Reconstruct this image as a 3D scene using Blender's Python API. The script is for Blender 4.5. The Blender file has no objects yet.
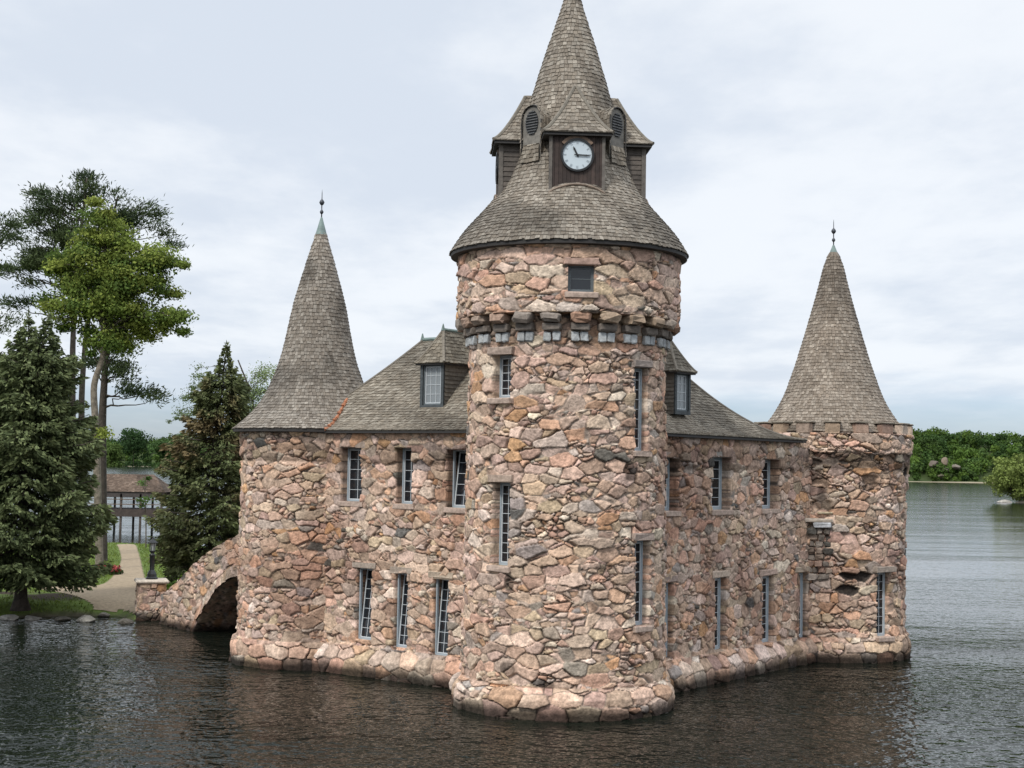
import bpy, math, random
import numpy as np
from mathutils import Matrix, Vector

# ------------------------------------------------------------------ camera, sky, sun, exposure
S = bpy.context.scene
COL = S.collection
F_PX, CAM_H = 1500.0, 7.0
PITCH, ROLL = math.atan((466 - 384) / F_PX), 0.0165
FW = np.array([0, math.cos(PITCH), math.sin(PITCH)])
R0 = np.array([1.0, 0, 0]); U0 = np.array([0, -math.sin(PITCH), math.cos(PITCH)])
RT = R0 * math.cos(ROLL) + U0 * math.sin(ROLL)
UP = U0 * math.cos(ROLL) - R0 * math.sin(ROLL)
CAM = np.array([0, 0, CAM_H])
cam = bpy.data.cameras.new("camera"); cam_o = bpy.data.objects.new("camera", cam); COL.objects.link(cam_o)
cam.sensor_width = 36; cam.sensor_fit = 'HORIZONTAL'; cam.lens = F_PX / 1024 * 36
cam.clip_start = 0.5; cam.clip_end = 20000
M = Matrix((list(RT) + [0], list(UP) + [0], list(-FW) + [0], [0, 0, 0, 1])).transposed()
M.translation = Vector(CAM); cam_o.matrix_world = M
S.camera = cam_o

SUN_EL, SUN_AZ = math.radians(46), math.radians(212)      # azimuth clockwise from +Y: behind the camera, to its left
W = bpy.data.worlds.new("World"); S.world = W; W.use_nodes = True
nt = W.node_tree; nt.nodes.clear()
def nd(t, kind, **kw):
    n = t.nodes.new(kind)
    for k, v in kw.items(): setattr(n, k, v)
    return n
def mth(t, op, a, b=None, c=None, clamp=False):
    n = nd(t, 'ShaderNodeMath', operation=op); n.use_clamp = clamp
    for i, x in enumerate((a, b, c)):
        if x is None: continue
        if isinstance(x, (int, float)): n.inputs[i].default_value = x
        else: t.links.new(x, n.inputs[i])
    return n.outputs[0]
def mixc(t, f, a, b, mode='MIX'):
    n = nd(t, 'ShaderNodeMix', data_type='RGBA', blend_type=mode)
    for s, x in ((n.inputs[0], f), (n.inputs[6], a), (n.inputs[7], b)):
        if isinstance(x, (int, float)): s.default_value = x
        elif isinstance(x, (tuple, list)): s.default_value = (*x, 1)
        else: t.links.new(x, s)
    return n.outputs[2]
def maprange(t, v, a, b, lo=0.0, hi=1.0, smooth=True):
    n = nd(t, 'ShaderNodeMapRange', interpolation_type='SMOOTHSTEP' if smooth else 'LINEAR')
    t.links.new(v, n.inputs[0])
    for i, x in zip((1, 2, 3, 4), (a, b, lo, hi)): n.inputs[i].default_value = x
    return n.outputs[0]
sky = nd(nt, 'ShaderNodeTexSky', sky_type='NISHITA', sun_disc=False, sun_elevation=SUN_EL, sun_rotation=SUN_AZ)
tc = nd(nt, 'ShaderNodeTexCoord'); sx = nd(nt, 'ShaderNodeSeparateXYZ'); nt.links.new(tc.outputs['Generated'], sx.inputs[0])
zz = mth(nt, 'MAXIMUM', sx.outputs[2], 0.0)
den = mth(nt, 'ADD', zz, 0.10)
cx = nd(nt, 'ShaderNodeCombineXYZ')
nt.links.new(mth(nt, 'DIVIDE', sx.outputs[0], den), cx.inputs[0]); nt.links.new(mth(nt, 'DIVIDE', sx.outputs[1], den), cx.inputs[1])
def sky_noise(scale, det, loc, rough=.55, sc=(1, 1, 1)):
    mp = nd(nt, 'ShaderNodeMapping'); mp.inputs['Location'].default_value = loc; mp.inputs['Scale'].default_value = sc
    nt.links.new(cx.outputs[0], mp.inputs[0])
    n = nd(nt, 'ShaderNodeTexNoise'); n.inputs['Scale'].default_value = scale; n.inputs['Detail'].default_value = det
    n.inputs['Roughness'].default_value = rough; nt.links.new(mp.outputs[0], n.inputs['Vector']); return n.outputs[0]
n1 = sky_noise(0.9, 7, (3.1, 1.7, 0), .55, (1, .8, 1))
n2 = sky_noise(2.6, 6, (7.3, 4.2, 0), .6, (1, .55, 1))
n3 = sky_noise(1.3, 5, (1.2, 9.4, 0))
shade = mth(nt, 'ADD', mth(nt, 'MULTIPLY', n1, .65), mth(nt, 'MULTIPLY', n2, .35))
cloud = mixc(nt, maprange(nt, shade, .40, .60), (.55, .60, .67), (.70, .73, .765))
zen = maprange(nt, zz, .3, .85, 1.0, 2.0)
zc = nd(nt, 'ShaderNodeVectorMath', operation='SCALE'); nt.links.new(cloud, zc.inputs[0]); nt.links.new(zen, zc.inputs['Scale'])
bg1 = nd(nt, 'ShaderNodeBackground'); nt.links.new(mixc(nt, 1.0, sky.outputs[0], (.68, .81, 1.12), 'MULTIPLY'), bg1.inputs[0]); bg1.inputs[1].default_value = 0.095
bg2 = nd(nt, 'ShaderNodeBackground'); nt.links.new(zc.outputs[0], bg2.inputs[0]); bg2.inputs[1].default_value = 1.0
# a low gap in the overcast lets a band of blue show just above the horizon
gapn = mth(nt, 'ADD', zz, mth(nt, 'MULTIPLY', mth(nt, 'SUBTRACT', n3, .5), .05))
cov = maprange(nt, gapn, .028, .066, 0.25, 0.95)
mx = nd(nt, 'ShaderNodeMixShader'); nt.links.new(cov, mx.inputs[0]); nt.links.new(bg1.outputs[0], mx.inputs[1]); nt.links.new(bg2.outputs[0], mx.inputs[2])
wo = nd(nt, 'ShaderNodeOutputWorld'); nt.links.new(mx.outputs[0], wo.inputs[0])

sl = bpy.data.lights.new("sun", 'SUN'); sl.energy = 1.7; sl.angle = math.radians(10); sl.color = (1, .96, .89)
so = bpy.data.objects.new("sun", sl); COL.objects.link(so)
sd = Vector((math.sin(SUN_AZ) * math.cos(SUN_EL), math.cos(SUN_AZ) * math.cos(SUN_EL), math.sin(SUN_EL)))
so.rotation_euler = sd.to_track_quat('Z', 'Y').to_euler(); so.location = (-40, -30, 60)
S.view_settings.view_transform = 'Standard'; S.view_settings.look = 'None'
S.view_settings.exposure = 0.40; S.view_settings.gamma = 1.0; S.view_settings.use_curve_mapping = False
try:
    S.cycles.use_denoising = True; S.cycles.max_bounces = 6; S.cycles.transparent_max_bounces = 4
    S.cycles.sample_clamp_indirect = 4
except Exception: pass

# ------------------------------------------------------------------ pixel -> place helpers
def ray(px, py):
    d = FW + RT * ((px - 512) / F_PX) + UP * ((384 - py) / F_PX)
    return d / d[1]
def at(px, py, Y): return CAM + ray(px, py) * Y
def ground(px, py, z=0.0):
    d = ray(px, py); return CAM + d * ((z - CAM_H) / d[2])
def hit_plane(px, py, p, n):
    d = ray(px, py); n = np.array([n[0], n[1], 0]); p = np.array([p[0], p[1], 0])
    return CAM + d * (np.dot(p - CAM, n) / np.dot(d, n))
def hit_cyl(px, py, c, R):
    d = ray(px, py); ox, oy = -c[0], -c[1]
    a = d[0]**2 + d[1]**2; b = 2 * (ox * d[0] + oy * d[1]); q = ox * ox + oy * oy - R * R
    return CAM + d * ((-b - math.sqrt(max(b * b - 4 * a * q, 0))) / (2 * a))

# ------------------------------------------------------------------ noise
def h01(ix, iy, k):
    n = (np.asarray(ix, np.int64) * 374761393 + np.asarray(iy, np.int64) * 668265263 + k * 974634777) & 0xffffffff
    n = ((n ^ (n >> 13)) * 1274126177) & 0xffffffff
    n = ((n ^ (n >> 15)) * 2246822519) & 0xffffffff
    return ((n ^ (n >> 16)) & 0xffffff) / float(0x1000000)
def vnoise(x, y, k=0):
    ix, iy = np.floor(x).astype(np.int64), np.floor(y).astype(np.int64)
    fx, fy = x - ix, y - iy
    fx = fx * fx * (3 - 2 * fx); fy = fy * fy * (3 - 2 * fy)
    return (h01(ix, iy, k) * (1 - fx) + h01(ix + 1, iy, k) * fx) * (1 - fy) + (h01(ix, iy + 1, k) * (1 - fx) + h01(ix + 1, iy + 1, k) * fx) * fy
def fbm(x, y, k=0, o=3):
    s, a, t = 0, 1, 0
    for i in range(o): s = s + a * vnoise(x * 2**i, y * 2**i, k + i); t += a; a *= .5
    return s / t
def sst(x, a, b):
    t = np.clip((x - a) / (b - a), 0, 1); return t * t * (3 - 2 * t)

# ------------------------------------------------------------------ mesh building
ORIG = {}
def link_mesh(name, V, faces, mat, parent=None, col=None, smooth=False, origin=None):
    """faces: list of int arrays (n,3) / (n,4)"""
    o_par = ORIG[parent.name] if parent else np.zeros(3)
    org = np.array(origin, float) if origin is not None else (o_par if parent else np.zeros(3))
    V = np.asarray(V, np.float64) - org
    me = bpy.data.meshes.new(name)
    faces = [np.asarray(f, np.int32) for f in faces if len(f)]
    nl = sum(f.size for f in faces); nf = sum(len(f) for f in faces)
    me.vertices.add(len(V)); me.vertices.foreach_set('co', V.astype(np.float32).ravel())
    me.loops.add(nl); me.polygons.add(nf)
    me.loops.foreach_set('vertex_index', np.concatenate([f.ravel() for f in faces]))
    tot = np.concatenate([np.full(len(f), f.shape[1], np.int32) for f in faces])
    me.polygons.foreach_set('loop_start', np.concatenate([[0], np.cumsum(tot)[:-1]]).astype(np.int32))
    me.polygons.foreach_set('use_smooth', np.full(nf, smooth, bool))
    me.update(calc_edges=True); me.validate()
    if col is not None:
        ca = me.color_attributes.new('Col', 'FLOAT_COLOR', 'POINT')
        c4 = np.ones((len(V), 4), np.float32); c4[:, :3] = col; ca.data.foreach_set('color', c4.ravel())
    if mat: me.materials.append(mat)
    o = bpy.data.objects.new(name, me); COL.objects.link(o)
    if parent: o.parent = parent
    o.location = org - o_par; ORIG[o.name] = org
    return o
def tag(o, label=None, cat=None, group=None, kind=None):
    for k, v in (('label', label), ('category', cat), ('group', group), ('kind', kind)):
        if v: o[k] = v
    return o
def empty(name, loc, label, cat, group=None):
    o = bpy.data.objects.new(name, None); COL.objects.link(o); o.location = loc; o.empty_display_size = .3
    ORIG[o.name] = np.array(loc, float); return tag(o, label, cat, group)

class MB:
    """collects shapes, links them as ONE mesh"""
    def __init__(s): s.V, s.T, s.Q, s.C, s.n = [], [], [], [], 0
    def add(s, V, Q=None, T=None, c=(1, 1, 1)):
        V = np.asarray(V, float)
        if Q is not None and len(Q): s.Q.append(np.asarray(Q) + s.n)
        if T is not None and len(T): s.T.append(np.asarray(T) + s.n)
        c = np.asarray(c, float); s.C.append(np.broadcast_to(c, (len(V), 3)) if c.ndim == 1 else c)
        s.V.append(V); s.n += len(V); return s
    def box(s, lo, hi, c=(1, 1, 1), fr=None, bev=0.0, jit=0.0, rng=None):
        lo, hi = np.array(lo, float), np.array(hi, float)
        if bev:
            b = min(bev, *(np.abs(hi - lo) * .45))
            V, idx = [], {}
            for ix in (0, 1):
                for iy in (0, 1):
                    for iz in (0, 1):
                        cr = np.array([hi[0] if ix else lo[0], hi[1] if iy else lo[1], hi[2] if iz else lo[2]])
                        sg = np.array([-1 if ix else 1, -1 if iy else 1, -1 if iz else 1]) * b
                        for a in range(3):
                            p = cr + sg; p[a] = cr[a]; idx[(ix, iy, iz, a)] = len(V); V.append(p)
            Q, T = [], []
            g = lambda k, a: idx[(*k, a)]
            for a in range(3):
                b1, b2 = (a + 1) % 3, (a + 2) % 3
                for e in (0, 1):
                    ks = []
                    for p, q in ((0, 0), (1, 0), (1, 1), (0, 1)):
                        k = [0, 0, 0]; k[a] = e; k[b1] = p; k[b2] = q; ks.append(tuple(k))
                    f = [g(k, a) for k in ks]; Q.append(f if e else f[::-1])
                for p in (0, 1):
                    for q in (0, 1):
                        k0 = [0, 0, 0]; k0[a] = 0; k0[b1] = p; k0[b2] = q; k1 = list(k0); k1[a] = 1
                        f = [g(k0, b1), g(k1, b1), g(k1, b2), g(k0, b2)]; Q.append(f if (p ^ q) else f[::-1])
            for k in ((x, y, z) for x in (0, 1) for y in (0, 1) for z in (0, 1)):
                f = [g(k, 0), g(k, 1), g(k, 2)]; T.append(f if sum(k) % 2 else f[::-1])
            V = np.array(V)
        else:
            V = np.array([[(hi if i & 1 else lo)[0], (hi if i & 2 else lo)[1], (hi if i & 4 else lo)[2]] for i in range(8)])
            Q = [[0, 2, 3, 1], [4, 5, 7, 6], [0, 1, 5, 4], [2, 6, 7, 3], [0, 4, 6, 2], [1, 3, 7, 5]]; T = None
        if jit: V = V + (rng or np.random.default_rng(1)).normal(0, jit, V.shape)
        if fr is not None: V = fr(V)
        return s.add(V, Q, T, c)
    def tube(s, pts, rad, n=8, c=(1, 1, 1), cap=True):
        pts = np.asarray(pts, float); m = len(pts); rad = np.broadcast_to(rad, (m,))
        tg = np.gradient(pts, axis=0); tg /= np.linalg.norm(tg, axis=1)[:, None] + 1e-9
        ref = np.array([0, 0, 1.0]) if abs(tg[0][2]) < .9 else np.array([1.0, 0, 0])
        a = np.cross(tg, ref); a /= np.linalg.norm(a, axis=1)[:, None] + 1e-9; b = np.cross(tg, a)
        th = np.arange(n) * 2 * math.pi / n
        V = pts[:, None] + rad[:, None, None] * (a[:, None] * np.cos(th)[None, :, None] + b[:, None] * np.sin(th)[None, :, None])
        i, j = np.meshgrid(np.arange(m - 1), np.arange(n), indexing='ij'); j2 = (j + 1) % n
        Q = np.stack([i * n + j, i * n + j2, (i + 1) * n + j2, (i + 1) * n + j], -1).reshape(-1, 4)
        V = V.reshape(-1, 3); T = []
        if cap:
            V = np.vstack([V, pts[0], pts[-1]]); k = m * n
            T = [[k, (q + 1) % n, q] for q in range(n)] + [[k + 1, (m - 1) * n + q, (m - 1) * n + (q + 1) % n] for q in range(n)]
        return s.add(V, Q, T, c)
    def lathe(s, prof, cx=0, cy=0, n=32, c=(1, 1, 1), fr=None):
        prof = np.asarray(prof, float); m = len(prof); th = np.arange(n) * 2 * math.pi / n
        V = np.stack([cx + prof[:, :1] * np.cos(th), cy + prof[:, :1] * np.sin(th), np.repeat(prof[:, 1:2], n, 1)], -1).reshape(-1, 3)
        i, j = np.meshgrid(np.arange(m - 1), np.arange(n), indexing='ij'); j2 = (j + 1) % n
        Q = np.stack([i * n + j, i * n + j2, (i + 1) * n + j2, (i + 1) * n + j], -1).reshape(-1, 4)
        if fr is not None: V = fr(V)
        return s.add(V, Q, None, c)
    def build(s, name, mat, parent=None, smooth=False, origin=None):
        V = np.vstack(s.V); C = np.vstack(s.C); fs = []
        if s.Q: fs.append(np.vstack(s.Q))
        if s.T: fs.append(np.vstack(s.T))
        return link_mesh(name, V, fs, mat, parent, C, smooth, origin)
def frame(org, xd, yd):
    """local (x, y, z) -> world, x along xd, y along yd, z up"""
    org, xd, yd = np.array(org, float), np.array([*xd, 0.0])[:3], np.array([*yd, 0.0])[:3]
    return lambda V: org + V[:, :1] * xd + V[:, 1:2] * yd + V[:, 2:3] * np.array([0, 0, 1.0])

# ------------------------------------------------------------------ materials
def pmat(name, base=(.5, .5, .5), rough=.8, vcol=False, var=.0, vscale=20, bump=0.0, bscale=60, metal=0, spec=.5, transl=0.0, bdist=.02):
    m = bpy.data.materials.new(name); m.use_nodes = True; t = m.node_tree; b = t.nodes['Principled BSDF']
    b.inputs['Roughness'].default_value = rough; b.inputs['Metallic'].default_value = metal; b.inputs['Specular IOR Level'].default_value = spec
    geo = nd(t, 'ShaderNodeNewGeometry')
    if vcol:
        a = nd(t, 'ShaderNodeAttribute', attribute_name='Col'); c = a.outputs['Color']
    else:
        r = nd(t, 'ShaderNodeRGB'); r.outputs[0].default_value = (*base, 1); c = r.outputs[0]
    if var:
        n = nd(t, 'ShaderNodeTexNoise'); n.inputs['Scale'].default_value = vscale; n.inputs['Detail'].default_value = 5
        n.inputs['Roughness'].default_value = .65
        t.links.new(geo.outputs['Position'], n.inputs['Vector'])
        v = maprange(t, n.outputs[0], .3, .7, 1 - var, 1 + var)
        sc = nd(t, 'ShaderNodeVectorMath', operation='SCALE'); t.links.new(c, sc.inputs[0]); t.links.new(v, sc.inputs['Scale']); c = sc.outputs[0]
    t.links.new(c, b.inputs['Base Color'])
    if bump:
        n = nd(t, 'ShaderNodeTexNoise'); n.inputs['Scale'].default_value = bscale; n.inputs['Detail'].default_value = 4
        t.links.new(geo.outputs['Position'], n.inputs['Vector'])
        bp = nd(t, 'ShaderNodeBump'); bp.inputs['Strength'].default_value = bump; bp.inputs['Distance'].default_value = bdist
        t.links.new(n.outputs[0], bp.inputs['Height']); t.links.new(bp.outputs[0], b.inputs['Normal'])
    if transl:
        tr = nd(t, 'ShaderNodeBsdfTranslucent'); t.links.new(c, tr.inputs[0])
        ms = nd(t, 'ShaderNodeMixShader'); ms.inputs[0].default_value = transl
        t.links.new(b.outputs[0], ms.inputs[1]); t.links.new(tr.outputs[0], ms.inputs[2])
        t.links.new(ms.outputs[0], t.nodes['Material Output'].inputs[0])
    return m
MAT = dict(
    stone=pmat('rubble_stone', vcol=True, rough=.92, var=.30, vscale=7, bump=.6, bscale=16, spec=.2, bdist=.05),
    shingle=pmat('weathered_shingle', vcol=True, rough=.85, var=.22, vscale=9, spec=.25),
    slab=pmat('dressed_stone', vcol=True, rough=.9, var=.25, vscale=9, bump=.5, bscale=20, spec=.2),
    frame=pmat('blue_grey_window_paint', (.34, .40, .44), .5),
    dframe=pmat('slate_window_paint', (.115, .135, .145), .55),
    muntin=pmat('white_glazing_bar', (.55, .58, .6), .5),
    glass=pmat('dark_window_glass', (.012, .015, .019), .06, spec=.6),
    pglass=pmat('curtain_and_sky_glass', (.22, .24, .25), .08, spec=.6),  # pale grey base carries both the curtains and a painted sky reflection
    wood=pmat('dark_stained_boards', vcol=True, rough=.75, var=.3, vscale=5),
    fascia=pmat('black_eave_board', (.035, .032, .030), .7),
    copper=pmat('green_copper', (.14, .19, .175), .6, var=.2, vscale=6),
    newcopper=pmat('new_copper_flashing', (.45, .19, .10), .45, var=.35, vscale=8, metal=.3),
    iron=pmat('dark_iron', (.06, .065, .075), .45, metal=.4),
    dial=pmat('clock_dial', vcol=True, rough=.35),
    black=pmat('black_paint', (.012, .013, .014), .4),
    lampglass=pmat('lamp_glass', (.35, .37, .36), .1, spec=.6),
    bark=pmat('bark', vcol=True, rough=.95, var=.35, vscale=4, bump=.8, bscale=12, bdist=.05),
    leaf=pmat('leaves', vcol=True, rough=.65, spec=.10, transl=.3),
    needle=pmat('needles', vcol=True, rough=.7, spec=.15, transl=.12),
    soil=pmat('island_ground', vcol=True, rough=.95, var=.25, vscale=3, spec=.1),
    path=pmat('gravel_path', (.31, .245, .17), .95, var=.2, vscale=6, spec=.1),
    rock=pmat('shore_rock', vcol=True, rough=.9, var=.35, vscale=3, bump=.6, bscale=6, bdist=.1, spec=.2),
    petal=pmat('red_petals', vcol=True, rough=.6, transl=.15),
)

# ------------------------------------------------------------------ rubble masonry
PAL = np.array([(.48, .335, .255), (.49, .305, .215), (.47, .35, .25), (.62, .50, .40), (.33, .28, .24), (.41, .315, .25), (.13, .12, .105), (.48, .285, .165), (.55, .405, .315), (.37, .25, .195)])
PW = np.cumsum([.29, .15, .12, .075, .04, .10, .014, .03, .15, .055]); PW /= PW[-1]
def cells(wu, wv, cw, ch, seed, ncol, merge, jit, big):
    """weighted Voronoi cells: distance to the joint in metres, cell id, offset from the centre"""
    gi = np.floor(wu / cw).astype(np.int64); gj = np.floor(wv / ch).astype(np.int64)
    D, I = [], []; n = wu.size
    best = np.full(n, 9e9, np.float32); bid = np.zeros(n, np.int64); bx = np.zeros(n, np.float32); by = np.zeros(n, np.float32)
    for dj in (-2, -1, 0, 1, 2):
        for di in (-2, -1, 0, 1, 2):
            ii, jj = gi + di, gj + dj
            iw = ii % ncol if ncol else ii
            r = [h01(iw, jj, seed + k) for k in range(6)]
            px = (ii + .5 + .95 * jit * (r[0] - .5) + .5 * (jj & 1)) * cw; py = (jj + .5 + .85 * jit ** 2 * (r[1] - .5)) * ch
            dx, dy = wu - px, wv - py; sl_ = (r[4] - .5) * .22 * jit
            ex, ey = dx / cw, (dy + sl_ * dx) / ch
            d = (ex * ex + ey * ey - (r[2] ** 2) * big * jit).astype(np.float32)
            im = iw + (r[5] < merge)
            if ncol: im = im % ncol
            idn = (im * 8191 + jj * 131071 + seed).astype(np.int64)
            D.append(d); I.append(idn); k = d < best
            best[k] = d[k]; bid[k] = idn[k]; bx[k] = dx[k]; by[k] = dy[k]
    f2 = np.full(n, 9e9, np.float32)
    for d, i in zip(D, I):
        k = (i != bid) & (d < f2); f2[k] = d[k]
    return (f2 - best) * ch * .5, bid, bx, by
def stones(u, v, cw, ch, seed, ncol=None, amp=.055, merge=.16, jit=1.0, missing=0.0, big=0.62, split=.27):
    """irregular rubble on a (u, v) sheet in metres: height and colour of each point"""
    sh = u.shape; u = u.ravel(); v = v.ravel()
    wu = u + .20 * ch * (fbm(u / ch * 1.1, v / ch * 1.1, seed + 50) - .5) * 2
    wv = v + .17 * ch * (fbm(u / ch * 1.1 + 31, v / ch * 1.1, seed + 60) - .5) * 2 + .25 * jit * (fbm(u * .35, v * .35, seed + 70, 2) - .5)
    edge, bid, bx, by = cells(wu, wv, cw, ch, seed, ncol, merge, jit, big)
    if split:                                                    # some of the big cells are filled with small stones
        sp = h01(bid, bid >> 7, seed + 111) < split
        e2, b2, x2, y2 = cells(wu[sp], wv[sp], cw * .5, ch * .60, seed + 33, ncol * 2 if ncol else None, .2, 1.0, big)
        edge[sp] = np.minimum(edge[sp], e2 * 1.15); bid[sp] = b2 + bid[sp] * 7; bx[sp] = x2; by[sp] = y2
    q = lambda k: h01(bid, bid >> 7, seed + 100 + k)
    deep = sst(fbm(u * 1.5, v * 1.9, seed + 96), .40, .58)       # raked-out joints here, flush pointing there
    body = sst(edge, .002, .019)
    hgt = body * (amp * (.35 + 1.25 * q(0) ** 1.4)) + body * ((q(1) - .5) * bx * .24 + (q(2) - .5) * by * .34)
    hgt += body * .030 * (fbm(u * 6, v * 6, seed + 80) - .5) + (1 - body) * (.018 - .052 * deep)
    gone = (q(7) < missing)
    hgt = np.where(gone, -.12 * sst(edge, 0, .06), hgt)
    ci = np.searchsorted(PW, q(3)).clip(0, len(PAL) - 1)
    col = PAL[ci] * (.90 + .46 * q(4))[:, None]
    col = col * (1 + .30 * (fbm(u * 7, v * 10, seed + 90)[:, None] - .5) * 2) * (1 + .13 * (h01(np.floor(u * 26), np.floor(v * 26), seed + 91)[:, None] - .5) * 2)
    col[:, 0] *= 1 + .08 * (q(5) - .5); col[:, 2] *= 1 + .14 * (q(6) - .5)
    dk = deep[:, None]; mort = np.array((.27, .215, .175)) * (1 - dk) + np.array((.105, .084, .069)) * dk
    mort = mort * (.75 + .5 * fbm(u * 3, v * 3, seed + 95))[:, None]
    k = sst(edge, .003, .013)[:, None]
    col = mort * (1 - k) + col * k
    col = np.where(gone[:, None], np.array((.05, .042, .036)), col)
    return hgt.reshape(sh), col.reshape(*sh, 3)
def weather(col, z, u, seed, wet=.30, stain_z=None):
    """black algae line at the water and run-off stains under the eave"""
    n = fbm(u * 1.3, z * .6, seed + 200)
    k = (1 - sst(z, wet * .35, wet * (.9 + 1.3 * n)))[..., None]
    col = col * (1 - k * .90)
    b = sst(fbm(u * .45, z * .30, seed + 210), .54, .72)[..., None] * .33
    return col * (1 - b * np.array((.8, .95, 1.0)))
def snap(arr, vals):
    arr = arr.copy()
    for x in vals:
        arr[np.argmin(np.abs(arr - x))] = x
    return arr
def wall_grid(name, us, vs, pos, holes, closed, stonefn, parent, depth=.56, label=None, mat='stone'):
    """displaced masonry sheet with real openings; holes = (u0, u1, v0, v1)"""
    us = snap(us, [h[0] for h in holes] + [h[1] for h in holes]); vs = snap(vs, [h[2] for h in holes] + [h[3] for h in holes])
    Ug, Vg = np.meshgrid(us, vs, indexing='ij'); nu, nv = Ug.shape
    hgt, col = stonefn(Ug, Vg); B, N = pos(Ug, Vg)
    P = B + N * (hgt[..., None] - .045)
    iu = np.arange(nu if closed else nu - 1); iv = np.arange(nv - 1)
    I, J = np.meshgrid(iu, iv, indexing='ij'); I2 = (I + 1) % nu
    keep = np.ones(I.shape, bool); loops = []
    for (a, b, c, d) in holes:
        i0, i1, j0, j1 = [int(np.argmin(np.abs(A - x))) for A, x in ((us, a), (us, b), (vs, c), (vs, d))]
        keep[i0:i1, j0:j1] = False
        loops.append([(i, j0) for i in range(i0, i1)] + [(i1, j) for j in range(j0, j1)] + [(i, j1) for i in range(i1, i0, -1)] + [(i0, j) for j in range(j1, j0, -1)])
    Q = np.stack([I * nv + J, I2 * nv + J, I2 * nv + J + 1, I * nv + J + 1], -1)[keep]
    V = [P.reshape(-1, 3)]; C = [col.reshape(-1, 3)]; n = nu * nv; qs = [Q]; rng = np.random.default_rng(5)
    for lp in loops:
        ii = np.array([p[0] for p in lp]); jj = np.array([p[1] for p in lp]); m = len(lp)
        prev = ii * nv + jj
        for dp in (.14, .32, depth):
            V.append(B[ii, jj] - N[ii, jj] * dp); C.append(col[ii, jj] * .9)
            cur = n + np.arange(m); n += m
            qs.append(np.stack([prev, cur, np.roll(cur, -1), np.roll(prev, -1)], -1)[:, ::-1]); prev = cur
    o = link_mesh(name, np.vstack(V), [np.vstack(qs)], MAT[mat], parent, np.vstack(C), True)
    if label: o['label'] = label
    return o

# ------------------------------------------------------------------ shingles
SH = np.array([(.195, .173, .15), (.172, .15, .128), (.215, .193, .168), (.148, .128, .108), (.182, .158, .133), (.24, .217, .19)])
def shingle_rows(mb, rows, rng, wid, th, tint=(1, 1, 1), stain=None):
    """rows: list of (bottom points fn(f), top points fn(f), normal fn(f), width in m) with f in 0..1 along the course"""
    for (pb, pt, pn, wlen, closed) in rows:
        n = max(1, int(round(wlen / wid)))
        w = rng.uniform(.65, 1.35, n); e = np.concatenate([[0], np.cumsum(w)]); e /= e[-1]
        e0 = e[:-1] + (e[1:] - e[:-1]) * .03; e1 = e[1:] - (e[1:] - e[:-1]) * .03
        if closed: sft = rng.uniform(0, 1); e0 = e0 + sft; e1 = e1 + sft
        lift = th * rng.uniform(.9, 1.6, n)[:, None]; dr = rng.normal(0, .011, n)[:, None]
        b0, b1, t0, t1, n0 = pb(e0), pb(e1), pt(e0), pt(e1), pn((e0 + e1) / 2)
        dn = (b0 + b1 - t0 - t1); dn /= np.linalg.norm(dn, axis=1)[:, None] + 1e-9
        tw = rng.normal(0, .006, n)[:, None]
        bl = b0 + n0 * (lift + .002) + dn * (dr + tw); br = b1 + n0 * (lift + .002) + dn * (dr - tw)
        il = b0 + n0 * .002 + dn * (dr + tw); ir = b1 + n0 * .002 + dn * (dr - tw)
        V = np.stack([bl, br, il, ir, t0 + n0 * .003, t1 + n0 * .003], 1).reshape(-1, 3)
        k = np.arange(n)[:, None] * 6
        Q = np.concatenate([k + [[0, 1, 5, 4]], k + [[2, 3, 1, 0]]]); T = np.concatenate([k + [[0, 4, 2]], k + [[1, 3, 5]]])
        c = 1.14 * SH[rng.integers(0, len(SH), n)] * rng.uniform(.86, 1.14, n)[:, None] * np.array(tint)
        mid = (b0 + b1) / 2
        s_ = fbm(mid[:, 0] * .55 + mid[:, 1] * .4 + 20, mid[:, 2] * .5, 400)
        s2 = fbm(mid[:, 0] * 1.1 - mid[:, 1] * .9 + 70, mid[:, 2] * .9, 410)
        c = c * (1 - .42 * sst(s_, .50, .72))[:, None] * (1 + .20 * sst(s2, .52, .75))[:, None]
        mb.add(V, Q, T, np.repeat(c, 6, 0))
def dense(prof, n=400):
    prof = np.array(prof, float); d = np.concatenate([[0], np.cumsum(np.linalg.norm(np.diff(prof, axis=0), axis=1))])
    # smooth (Catmull-like) interpolation through the points
    t = np.linspace(0, d[-1], n); out = []
    m = np.gradient(prof, d, axis=0)
    k = np.clip(np.searchsorted(d, t, side='right') - 1, 0, len(d) - 2); h = d[k + 1] - d[k]; x = ((t - d[k]) / h)[:, None]; h = h[:, None]
    P = (2 * x**3 - 3 * x**2 + 1) * prof[k] + (x**3 - 2 * x**2 + x) * h * m[k] + (-2 * x**3 + 3 * x**2) * prof[k + 1] + (x**3 - x**2) * h * m[k + 1]
    s = np.concatenate([[0], np.cumsum(np.linalg.norm(np.diff(P, axis=0), axis=1))])
    return P, s
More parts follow.
